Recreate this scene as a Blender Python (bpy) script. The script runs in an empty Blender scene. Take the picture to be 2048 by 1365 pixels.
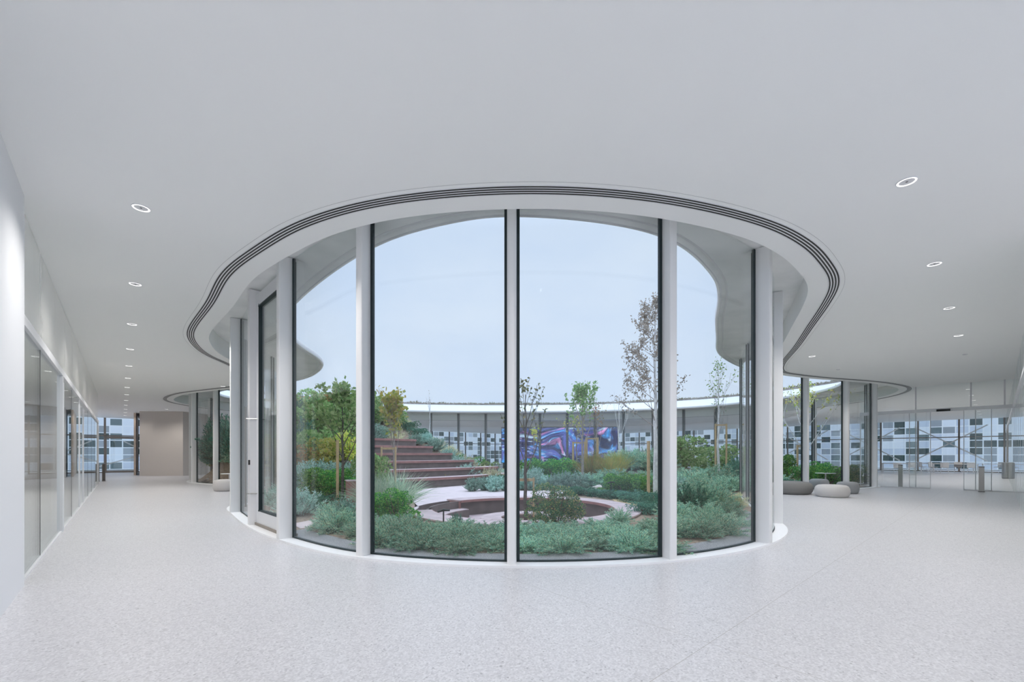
import bpy, bmesh, math, random
from mathutils import Vector, Matrix, noise
import numpy as np

random.seed(7)
rng = np.random.default_rng(7)
scene = bpy.context.scene
COL = scene.collection
pi = math.pi

# ------------------------------------------------------------------ camera
F = 871.0            # focal length in pixels of the 2048 px frame
HOR = 909.0          # horizon row
EYE = 1.5            # camera height
CEIL = 4.45          # ceiling height
cam_d = bpy.data.cameras.new('camera')
cam = bpy.data.objects.new('camera', cam_d)
COL.objects.link(cam)
cam.location = (0, 0, EYE)
cam.rotation_euler = (pi / 2, 0, 0)
cam_d.sensor_width = 36.0
cam_d.lens = F / 2048.0 * 36.0
cam_d.shift_y = (HOR - 682.5) / 2048.0
cam_d.clip_end = 500
scene.camera = cam

# ------------------------------------------------------------------ view, sky
scene.view_settings.view_transform = 'Standard'
scene.view_settings.look = 'None'
scene.view_settings.exposure = 0.0
scene.view_settings.gamma = 1.0
scene.view_settings.use_curve_mapping = False
scene.cycles.use_denoising = True
scene.cycles.max_bounces = 12
scene.cycles.diffuse_bounces = 8
scene.cycles.use_adaptive_sampling = True
scene.cycles.adaptive_threshold = 0.035
scene.cycles.glossy_bounces = 4
scene.cycles.transmission_bounces = 6
scene.cycles.transparent_max_bounces = 24
scene.cycles.sample_clamp_indirect = 6.0
scene.cycles.caustics_reflective = False
scene.cycles.caustics_refractive = False

LAMP = 168.0         # power of one ceiling downlight
SKY = 1.0

world = bpy.data.worlds.new('overcast_sky')
scene.world = world
world.use_nodes = True
wn, wl = world.node_tree.nodes, world.node_tree.links
bg = wn['Background']
tc = wn.new('ShaderNodeTexCoord')
nz = wn.new('ShaderNodeTexNoise')
nz.inputs['Scale'].default_value = 2.2
nz.inputs['Detail'].default_value = 5
nz.inputs['Roughness'].default_value = 0.5
mp = wn.new('ShaderNodeMapping')
mp.inputs['Scale'].default_value = (1, 1, 2.2)
rp = wn.new('ShaderNodeValToRGB')
rp.color_ramp.elements[0].position = 0.35
rp.color_ramp.elements[0].color = (0.61, 0.745, 0.955, 1)
rp.color_ramp.elements[1].position = 0.68
rp.color_ramp.elements[1].color = (0.71, 0.82, 0.975, 1)
wl.new(tc.outputs['Generated'], mp.inputs['Vector'])
wl.new(mp.outputs['Vector'], nz.inputs['Vector'])
wl.new(nz.outputs['Fac'], rp.inputs['Fac'])
wl.new(rp.outputs['Color'], bg.inputs['Color'])
sx_ = wn.new('ShaderNodeSeparateXYZ')
wl.new(tc.outputs['Generated'], sx_.inputs[0])
mz = wn.new('ShaderNodeMapRange')          # CIE-like overcast sky
mz.inputs['From Min'].default_value = 0.46; mz.inputs['From Max'].default_value = 1.0
mz.inputs['To Min'].default_value = SKY; mz.inputs['To Max'].default_value = 2.7 * SKY
wl.new(sx_.outputs['Z'], mz.inputs['Value'])
wl.new(mz.outputs[0], bg.inputs['Strength'])

# ------------------------------------------------------------------ helpers
def W(px, py, z=0.0):
    """place on the horizontal plane z seen at a pixel of the photograph"""
    Y = F * (EYE - z) / (py - HOR)
    return Vector(((px - 1024.0) * Y / F, Y, z))

def D(px, Y, z=0.0):
    return Vector(((px - 1024.0) * Y / F, Y, z))

CU, SU = 780 / 1169.2, 871 / 1169.2
def uv(u, v, z=0.0):
    """building axes: u runs along the left corridor, v along the right hall"""
    return Vector((-CU * u + SU * v, SU * u + CU * v, z))
def to_uv(x, y):
    return (-CU * x + SU * y, SU * x + CU * y)
ANG = math.atan2(CU, SU)      # heading of the v axis

ORD = ('first second third fourth fifth sixth seventh eighth ninth tenth eleventh twelfth thirteenth fourteenth '
       'fifteenth sixteenth seventeenth eighteenth nineteenth twentieth twenty-first twenty-second twenty-third '
       'twenty-fourth twenty-fifth twenty-sixth twenty-seventh twenty-eighth twenty-ninth thirtieth thirty-first '
       'thirty-second thirty-third thirty-fourth thirty-fifth thirty-sixth thirty-seventh thirty-eighth '
       'thirty-ninth fortieth').split()

def tag(o, label=None, cat=None, group=None, kind=None):
    if label: o['label'] = label
    if cat: o['category'] = cat
    if group: o['group'] = group
    if kind: o['kind'] = kind
    return o

def empty(name, loc, label, cat, group=None, rz=0.0, kind=None):
    o = bpy.data.objects.new(name, None)
    COL.objects.link(o)
    o.location = loc
    o.rotation_euler = (0, 0, rz)
    o.empty_display_size = 0.2
    return tag(o, label, cat, group, kind)

class MB:
    """collects polygons for one mesh"""
    def __init__(s):
        s.v, s.f, s.m = [], [], []
    def poly(s, pts, m=0):
        n = len(s.v)
        s.v += [tuple(p) for p in pts]
        s.f.append(tuple(range(n, n + len(pts))))
        s.m.append(m)
    def grid(s, rows, closed_u=False, closed_v=False, m=0):
        n = len(s.v)
        nr, nc = len(rows), len(rows[0])
        for r in rows:
            s.v += [tuple(p) for p in r]
        for i in range(nr if closed_u else nr - 1):
            for j in range(nc if closed_v else nc - 1):
                a = n + i * nc + j
                b = n + i * nc + (j + 1) % nc
                c = n + ((i + 1) % nr) * nc + (j + 1) % nc
                d = n + ((i + 1) % nr) * nc + j
                s.f.append((a, b, c, d)); s.m.append(m)
    def box(s, c, size, rz=0.0, m=0, mat=None):
        sx, sy, sz = [q / 2 for q in size]
        R = Matrix.Rotation(rz, 3, 'Z') if mat is None else mat
        c = Vector(c)
        P = [c + R @ Vector((x, y, z)) for z in (-sz, sz) for x, y in ((-sx, -sy), (sx, -sy), (sx, sy), (-sx, sy))]
        n = len(s.v)
        s.v += [tuple(p) for p in P]
        for f in ((3, 2, 1, 0), (4, 5, 6, 7), (0, 1, 5, 4), (1, 2, 6, 5), (2, 3, 7, 6), (3, 0, 4, 7)):
            s.f.append(tuple(n + k for k in f)); s.m.append(m)
    def bar(s, a, b, w, h=None, m=0):
        a, b = Vector(a), Vector(b)
        d = b - a
        L = d.length
        z = d.normalized()
        x = z.cross(Vector((0, 0, 1)))
        if x.length < 1e-4: x = Vector((1, 0, 0))
        x.normalize(); y = z.cross(x)
        R = Matrix((x, y, z)).transposed()
        s.box((a + b) / 2, (w, h or w, L), m=m, mat=R)
    def tube(s, pts, radii, n=8, m=0, cap=True):
        pts = [Vector(p) for p in pts]
        if not hasattr(radii, '__len__'): radii = [radii] * len(pts)
        rows = []
        ref = Vector((0.13, 0.91, 0.37))
        for i, p in enumerate(pts):
            t = (pts[min(i + 1, len(pts) - 1)] - pts[max(i - 1, 0)])
            t = t.normalized() if t.length > 1e-9 else Vector((0, 0, 1))
            if abs(t.dot(ref)) > 0.97: ref = Vector((0.9, 0.1, 0.2))
            x = t.cross(ref).normalized(); y = t.cross(x)
            rows.append([p + (x * math.cos(2 * pi * k / n) + y * math.sin(2 * pi * k / n)) * radii[i] for k in range(n)])
        s.grid(rows, closed_v=True, m=m)
        if cap:
            s.poly(rows[0][::-1], m); s.poly(rows[-1], m)
    def lathe(s, prof, n=24, c=(0, 0, 0), m=0):
        c = Vector(c)
        rows = [[c + Vector((r * math.cos(2 * pi * k / n), r * math.sin(2 * pi * k / n), z)) for k in range(n)] for r, z in prof]
        s.grid(rows, closed_v=True, m=m)
    def prism(s, pts, z0, z1, m=0):
        a = [(p[0], p[1], z0) for p in pts]; b = [(p[0], p[1], z1) for p in pts]
        s.poly(a[::-1], m); s.poly(b, m)
        for i in range(len(pts)):
            j = (i + 1) % len(pts)
            s.poly([a[i], a[j], b[j], b[i]], m)
    def ribbon(s, P, N, o0, o1, z0, z1, closed=True, m=0):
        """box-section strip following the plan curve P, between offsets o0..o1 along N"""
        A = [p + n * o0 for p, n in zip(P, N)]; B = [p + n * o1 for p, n in zip(P, N)]
        sec = [[(a.x, a.y, z0), (b.x, b.y, z0), (b.x, b.y, z1), (a.x, a.y, z1)] for a, b in zip(A, B)]
        s.grid(sec, closed_u=closed, closed_v=True, m=m)
        if not closed:
            s.poly(sec[0][::-1], m); s.poly(sec[-1], m)
    def build(s, name, mats, parent=None, smooth=False, recalc=True, loc=None):
        me = bpy.data.meshes.new(name)
        me.from_pydata(s.v, [], s.f)
        if not isinstance(mats, (list, tuple)): mats = [mats]
        for m in mats: me.materials.append(m)
        if len(mats) > 1: me.polygons.foreach_set('material_index', s.m)
        if recalc:
            bm = bmesh.new(); bm.from_mesh(me)
            bmesh.ops.remove_doubles(bm, verts=bm.verts, dist=1e-5)
            bmesh.ops.recalc_face_normals(bm, faces=bm.faces)
            bm.to_mesh(me); bm.free()
        if smooth:
            me.polygons.foreach_set('use_smooth', [True] * len(me.polygons))
            try: me.set_sharp_from_angle(angle=math.radians(40))
            except Exception: pass
        me.update()
        o = bpy.data.objects.new(name, me)
        COL.objects.link(o)
        if parent is not None: o.parent = parent
        if loc is not None: o.location = loc
        return o

def fill_mesh(loops, z, flip=False):
    """flat polygon with holes"""
    bm = bmesh.new()
    es = []
    for L in loops:
        vs = [bm.verts.new((p[0], p[1], z)) for p in L]
        for i in range(len(vs)):
            es.append(bm.edges.new((vs[i], vs[(i + 1) % len(vs)])))
    bmesh.ops.triangle_fill(bm, use_beauty=True, edges=es)
    vs, fs = [], []
    bm.verts.index_update()
    for v in bm.verts: vs.append(tuple(v.co))
    for f in bm.faces:
        idx = [v.index for v in f.verts]
        if (f.normal.z < 0) != flip: idx = idx[::-1]
        fs.append(tuple(idx))
    bm.free()
    return vs, fs

def add_fill(mb, loops, z, flip=False, m=0):
    vs, fs = fill_mesh(loops, z, flip)
    n = len(mb.v)
    mb.v += vs
    for f in fs:
        mb.f.append(tuple(n + k for k in f)); mb.m.append(m)

def copy_tree(o, parent=None):
    c = o.copy()
    COL.objects.link(c)
    c.parent = parent
    for ch in o.children: copy_tree(ch, c)
    return c

def spline(pts, step, closed=True):
    P = [Vector((p[0], p[1], 0)) for p in pts]
    n = len(P); out = []
    for i in range(n if closed else n - 1):
        g = lambda k: P[k % n] if closed else P[min(max(k, 0), n - 1)]
        p0, p1, p2, p3 = g(i - 1), g(i), g(i + 1), g(i + 2)
        # centripetal Catmull-Rom
        t0 = 0.0; t1 = t0 + max((p1 - p0).length, 1e-4) ** 0.5
        t2 = t1 + max((p2 - p1).length, 1e-4) ** 0.5; t3 = t2 + max((p3 - p2).length, 1e-4) ** 0.5
        for k in range(16):
            t = t1 + (t2 - t1) * k / 16
            a1 = p0 * ((t1 - t) / (t1 - t0)) + p1 * ((t - t0) / (t1 - t0))
            a2 = p1 * ((t2 - t) / (t2 - t1)) + p2 * ((t - t1) / (t2 - t1))
            a3 = p2 * ((t3 - t) / (t3 - t2)) + p3 * ((t - t2) / (t3 - t2))
            b1 = a1 * ((t2 - t) / (t2 - t0)) + a2 * ((t - t0) / (t2 - t0))
            b2 = a2 * ((t3 - t) / (t3 - t1)) + a3 * ((t - t1) / (t3 - t1))
            out.append(b1 * ((t2 - t) / (t2 - t1)) + b2 * ((t - t1) / (t2 - t1)))
    # even resampling, light smoothing
    for _ in range(12):
        out = [(out[i - 1] + out[i] * 2 + out[(i + 1) % len(out)]) / 4 for i in range(len(out))]
    L = [0.0]
    for i in range(len(out)):
        L.append(L[-1] + (out[(i + 1) % len(out)] - out[i]).length)
    tot = L[-1]; N = max(8, int(round(tot / step)))
    res, j = [], 0
    for k in range(N):
        s = tot * k / N
        while L[j + 1] < s: j += 1
        t = (s - L[j]) / max(L[j + 1] - L[j], 1e-9)
        res.append(out[j].lerp(out[(j + 1) % len(out)], t))
    return res

def normals(P):
    """unit normals pointing out of a closed plan curve"""
    n = len(P)
    area = sum(P[i].x * P[(i + 1) % n].y - P[(i + 1) % n].x * P[i].y for i in range(n))
    sg = 1 if area > 0 else -1
    out = []
    for i in range(n):
        t = (P[(i + 1) % n] - P[i - 1]).normalized()
        out.append(Vector((t.y, -t.x, 0)) * sg)
    return out

def off(P, N, d):
    return [p + n * d for p, n in zip(P, N)]

# ------------------------------------------------------------------ materials
def new_mat(name):
    m = bpy.data.materials.new(name)
    m.use_nodes = True
    nt = m.node_tree
    nt.nodes.clear()
    out = nt.nodes.new('ShaderNodeOutputMaterial')
    return m, nt.nodes, nt.links, out

def principled(name, col, rough=0.5, metal=0.0, spec=0.5, vary=0.0, vscale=8.0, bump=0.0, bscale=60.0, coat=0.0, coord='Object'):
    m, n, l, out = new_mat(name)
    b = n.new('ShaderNodeBsdfPrincipled')
    b.inputs['Base Color'].default_value = (*col, 1)
    b.inputs['Roughness'].default_value = rough
    b.inputs['Metallic'].default_value = metal
    b.inputs['Specular IOR Level'].default_value = spec
    b.inputs['Coat Weight'].default_value = coat
    t = n.new('ShaderNodeTexCoord')
    if vary > 0:
        z = n.new('ShaderNodeTexNoise'); z.inputs['Scale'].default_value = vscale; z.inputs['Detail'].default_value = 4
        r = n.new('ShaderNodeValToRGB')
        r.color_ramp.elements[0].position = 0.3; r.color_ramp.elements[1].position = 0.7
        r.color_ramp.elements[0].color = (*[c * (1 - vary) for c in col], 1)
        r.color_ramp.elements[1].color = (*[min(1, c * (1 + vary)) for c in col], 1)
        l.new(t.outputs[coord], z.inputs['Vector']); l.new(z.outputs['Fac'], r.inputs['Fac'])
        l.new(r.outputs['Color'], b.inputs['Base Color'])
    if bump > 0:
        z2 = n.new('ShaderNodeTexNoise'); z2.inputs['Scale'].default_value = bscale
        bp = n.new('ShaderNodeBump'); bp.inputs['Strength'].default_value = bump; bp.inputs['Distance'].default_value = 0.01
        l.new(t.outputs[coord], z2.inputs['Vector']); l.new(z2.outputs['Fac'], bp.inputs['Height'])
        l.new(bp.outputs['Normal'], b.inputs['Normal'])
    l.new(b.outputs['BSDF'], out.inputs['Surface'])
    return m

def emission(name, col, strength):
    m, n, l, out = new_mat(name)
    e = n.new('ShaderNodeEmission')
    e.inputs['Color'].default_value = (*col, 1); e.inputs['Strength'].default_value = strength
    l.new(e.outputs[0], out.inputs['Surface'])
    return m

def glass(name, tint=(0.94, 0.975, 0.97), f0=0.04, rough=0.0):
    """clear architectural pane: Schlick reflection over a tinted see-through body"""
    m, n, l, out = new_mat(name)
    lw = n.new('ShaderNodeLayerWeight'); lw.inputs['Blend'].default_value = 0.5
    pw = n.new('ShaderNodeMath'); pw.operation = 'POWER'; pw.inputs[1].default_value = 5.0
    ma = n.new('ShaderNodeMath'); ma.operation = 'MULTIPLY_ADD'; ma.inputs[1].default_value = 1 - f0; ma.inputs[2].default_value = f0
    tr = n.new('ShaderNodeBsdfTransparent'); tr.inputs['Color'].default_value = (*tint, 1)
    gl = n.new('ShaderNodeBsdfGlossy'); gl.inputs['Roughness'].default_value = rough; gl.inputs['Color'].default_value = (0.96, 0.98, 0.98, 1)
    mx = n.new('ShaderNodeMixShader')
    l.new(lw.outputs['Facing'], pw.inputs[0]); l.new(pw.outputs[0], ma.inputs[0])
    l.new(ma.outputs[0], mx.inputs['Fac']); l.new(tr.outputs[0], mx.inputs[1]); l.new(gl.outputs[0], mx.inputs[2])
    l.new(mx.outputs[0], out.inputs['Surface'])
    return m

def leaf_mat(name, cols, trans=0.42):
    m, n, l, out = new_mat(name)
    g = n.new('ShaderNodeNewGeometry')
    oi = n.new('ShaderNodeObjectInfo')
    r = n.new('ShaderNodeValToRGB')
    cr = r.color_ramp
    while len(cr.elements) < len(cols): cr.elements.new(0.5)
    for i, c in enumerate(cols):
        cr.elements[i].position = i / max(1, len(cols) - 1)
        cr.elements[i].color = (*c, 1)
    l.new(g.outputs['Random Per Island'], r.inputs['Fac'])
    hs = n.new('ShaderNodeHueSaturation')
    mr = n.new('ShaderNodeMapRange'); mr.inputs['To Min'].default_value = 0.72; mr.inputs['To Max'].default_value = 1.22
    mh = n.new('ShaderNodeMapRange'); mh.inputs['To Min'].default_value = 0.475; mh.inputs['To Max'].default_value = 0.515
    l.new(oi.outputs['Random'], mr.inputs['Value']); l.new(oi.outputs['Random'], mh.inputs['Value'])
    l.new(mr.outputs[0], hs.inputs['Value']); l.new(mh.outputs[0], hs.inputs['Hue'])
    l.new(r.outputs['Color'], hs.inputs['Color'])
    d = n.new('ShaderNodeBsdfDiffuse'); t = n.new('ShaderNodeBsdfTranslucent')
    l.new(hs.outputs['Color'], d.inputs['Color']); l.new(hs.outputs['Color'], t.inputs['Color'])
    mx = n.new('ShaderNodeMixShader'); mx.inputs['Fac'].default_value = trans
    l.new(d.outputs[0], mx.inputs[1]); l.new(t.outputs[0], mx.inputs[2])
    l.new(mx.outputs[0], out.inputs['Surface'])
    return m

def terrazzo():
    m, n, l, out = new_mat('terrazzo')
    b = n.new('ShaderNodeBsdfPrincipled')
    b.inputs['Roughness'].default_value = 0.32
    b.inputs['Specular IOR Level'].default_value = 0.45
    t = n.new('ShaderNodeTexCoord')
    v = n.new('ShaderNodeTexVoronoi'); v.inputs['Scale'].default_value = 75
    wn_ = n.new('ShaderNodeTexWhiteNoise')
    r = n.new('ShaderNodeValToRGB')
    e = r.color_ramp.elements
    e[0].position = 0.0; e[0].color = (0.30, 0.297, 0.31, 1)
    e[1].position = 1.0; e[1].color = (0.76, 0.75, 0.77, 1)
    k = e.new(0.12); k.color = (0.53, 0.52, 0.537, 1)
    k = e.new(0.5); k.color = (0.63, 0.62, 0.638, 1)
    l.new(t.outputs['Object'], v.inputs['Vector'])
    l.new(v.outputs['Color'], r.inputs['Fac'])
    n2 = n.new('ShaderNodeTexNoise'); n2.inputs['Scale'].default_value = 0.35; n2.inputs['Detail'].default_value = 4
    mr = n.new('ShaderNodeMapRange'); mr.inputs['To Min'].default_value = 0.95; mr.inputs['To Max'].default_value = 1.04
    l.new(t.outputs['Object'], n2.inputs['Vector']); l.new(n2.outputs['Fac'], mr.inputs['Value'])
    mm = n.new('ShaderNodeMix'); mm.data_type = 'RGBA'; mm.blend_type = 'MULTIPLY'; mm.inputs['Factor'].default_value = 1.0
    l.new(r.outputs['Color'], mm.inputs['A']); l.new(mr.outputs[0], mm.inputs['B'])
    # expansion joints on the building axes
    mp_ = n.new('ShaderNodeMapping'); mp_.inputs['Rotation'].default_value = (0, 0, -ANG)
    l.new(t.outputs['Object'], mp_.inputs['Vector'])
    sp = n.new('ShaderNodeSeparateXYZ'); l.new(mp_.outputs[0], sp.inputs[0])
    fac = None
    for ax, o_, per in (('X', 3.47, 24.0), ('Y', 1.53, 24.0)):
        a = n.new('ShaderNodeMath'); a.operation = 'ADD'; a.inputs[1].default_value = -o_
        l.new(sp.outputs[ax], a.inputs[0])
        w = n.new('ShaderNodeMath'); w.operation = 'PINGPONG'; w.inputs[1].default_value = per / 2
        l.new(a.outputs[0], w.inputs[0])
        c = n.new('ShaderNodeMath'); c.operation = 'LESS_THAN'; c.inputs[1].default_value = 0.0025
        l.new(w.outputs[0], c.inputs[0])
        if fac is None: fac = c
        else:
            mxm = n.new('ShaderNodeMath'); mxm.operation = 'MAXIMUM'
            l.new(fac.outputs[0], mxm.inputs[0]); l.new(c.outputs[0], mxm.inputs[1]); fac = mxm
    jm = n.new('ShaderNodeMix'); jm.data_type = 'RGBA'
    jm.inputs['B'].default_value = (0.42, 0.40, 0.38, 1)
    l.new(fac.outputs[0], jm.inputs['Factor']); l.new(mm.outputs['Result'], jm.inputs['A'])
    l.new(jm.outputs['Result'], b.inputs['Base Color'])
    l.new(b.outputs[0], out.inputs['Surface'])
    return m

def checker_facade():
    """grid of white, grey and dark green glass cells with white mullions"""
    m, n, l, out = new_mat('cell_facade')
    b = n.new('ShaderNodeBsdfPrincipled'); b.inputs['Roughness'].default_value = 0.35
    t = n.new('ShaderNodeTexCoord')
    sp = n.new('ShaderNodeSeparateXYZ'); l.new(t.outputs['Object'], sp.inputs[0])
    cells, lines = [], []
    for ax, sz, lw_ in (('X', 0.92, 0.06), ('Z', 0.70, 0.055)):
        dv = n.new('ShaderNodeMath'); dv.operation = 'DIVIDE'; dv.inputs[1].default_value = sz
        l.new(sp.outputs[ax], dv.inputs[0])
        fl_ = n.new('ShaderNodeMath'); fl_.operation = 'FLOOR'; l.new(dv.outputs[0], fl_.inputs[0])
        fr = n.new('ShaderNodeMath'); fr.operation = 'FRACT'; l.new(dv.outputs[0], fr.inputs[0])
        lt = n.new('ShaderNodeMath'); lt.operation = 'LESS_THAN'; lt.inputs[1].default_value = lw_ / sz * 1.4
        l.new(fr.outputs[0], lt.inputs[0])
        cells.append(fl_); lines.append(lt)
    cb = n.new('ShaderNodeCombineXYZ'); l.new(cells[0].outputs[0], cb.inputs[0]); l.new(cells[1].outputs[0], cb.inputs[1])
    w = n.new('ShaderNodeTexWhiteNoise'); w.noise_dimensions = '3D'; l.new(cb.outputs[0], w.inputs['Vector'])
    r = n.new('ShaderNodeValToRGB'); r.color_ramp.interpolation = 'CONSTANT'
    e = r.color_ramp.elements
    e[0].position = 0; e[0].color = (0.045, 0.075, 0.075, 1)
    e[1].position = 0.24; e[1].color = (0.16, 0.21, 0.22, 1)
    for p_, c_ in ((0.36, (0.34, 0.37, 0.40)), (0.5, (0.62, 0.68, 0.78)), (0.7, (0.82, 0.86, 0.92))):
        k = e.new(p_); k.color = (*c_, 1)
    l.new(w.outputs['Value'], r.inputs['Fac'])
    mx = n.new('ShaderNodeMath'); mx.operation = 'MAXIMUM'
    l.new(lines[0].outputs[0], mx.inputs[0]); l.new(lines[1].outputs[0], mx.inputs[1])
    mc = n.new('ShaderNodeMix'); mc.data_type = 'RGBA'; mc.inputs['B'].default_value = (0.9, 0.92, 0.95, 1)
    l.new(mx.outputs[0], mc.inputs['Factor']); l.new(r.outputs['Color'], mc.inputs['A'])
    l.new(mc.outputs['Result'], b.inputs['Base Color'])
    l.new(b.outputs[0], out.inputs['Surface'])
    return m

def screen_mat():
    m, n, l, out = new_mat('screen_picture')
    t = n.new('ShaderNodeTexCoord')
    mp_ = n.new('ShaderNodeMapping'); mp_.inputs['Scale'].default_value = (0.30, 1, 0.42)
    l.new(t.outputs['Object'], mp_.inputs['Vector'])
    z0 = n.new('ShaderNodeTexNoise'); z0.inputs['Scale'].default_value = 0.9; z0.inputs['Detail'].default_value = 1
    l.new(mp_.outputs[0], z0.inputs['Vector'])
    mv = n.new('ShaderNodeMix'); mv.data_type = 'RGBA'; mv.blend_type = 'ADD'; mv.inputs['Factor'].default_value = 1.0
    sc_ = n.new('ShaderNodeVectorMath'); sc_.operation = 'SCALE'; sc_.inputs['Scale'].default_value = 2.2
    l.new(z0.outputs['Color'], sc_.inputs[0])
    l.new(mp_.outputs[0], mv.inputs['A']); l.new(sc_.outputs[0], mv.inputs['B'])
    def layer(scale, dist, seed, p0, p1):
        q = n.new('ShaderNodeMapping'); q.inputs['Location'].default_value = (seed, seed * .7, 0); q.inputs['Scale'].default_value = (1, 1, 2.2)
        l.new(mv.outputs['Result'], q.inputs['Vector'])
        z = n.new('ShaderNodeTexNoise'); z.inputs['Scale'].default_value = scale; z.inputs['Detail'].default_value = 5; z.inputs['Distortion'].default_value = dist
        l.new(q.outputs[0], z.inputs['Vector'])
        r = n.new('ShaderNodeMapRange'); r.inputs['From Min'].default_value = p0; r.inputs['From Max'].default_value = p1
        l.new(z.outputs['Fac'], r.inputs['Value'])
        return r
    base = (0.03, 0.035, 0.11, 1)
    prev = None
    for scale, dist, seed, p0, p1, c in ((1.3, .6, 0, .46, .62, (0.11, 0.14, 0.50, 1)), (1.8, 1.0, 5, .53, .66, (0.08, 0.40, 0.95, 1)),
                                         (1.0, .8, 13, .60, .70, (0.85, 0.36, 0.76, 1)), (3.2, 1.2, 9, .58, .70, (0.55, 0.75, 1.0, 1)), (1.0, .5, 21, .56, .66, (0.02, 0.025, 0.08, 1))):
        f_ = layer(scale, dist, seed, p0, p1)
        mm = n.new('ShaderNodeMix'); mm.data_type = 'RGBA'; mm.inputs['B'].default_value = c
        l.new(f_.outputs[0], mm.inputs['Factor'])
        if prev is None: mm.inputs['A'].default_value = base
        else: l.new(prev.outputs['Result'], mm.inputs['A'])
        prev = mm
    em = n.new('ShaderNodeEmission'); em.inputs['Strength'].default_value = 1.0
    l.new(prev.outputs['Result'], em.inputs['Color'])
    l.new(em.outputs[0], out.inputs['Surface'])
    return m

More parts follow.
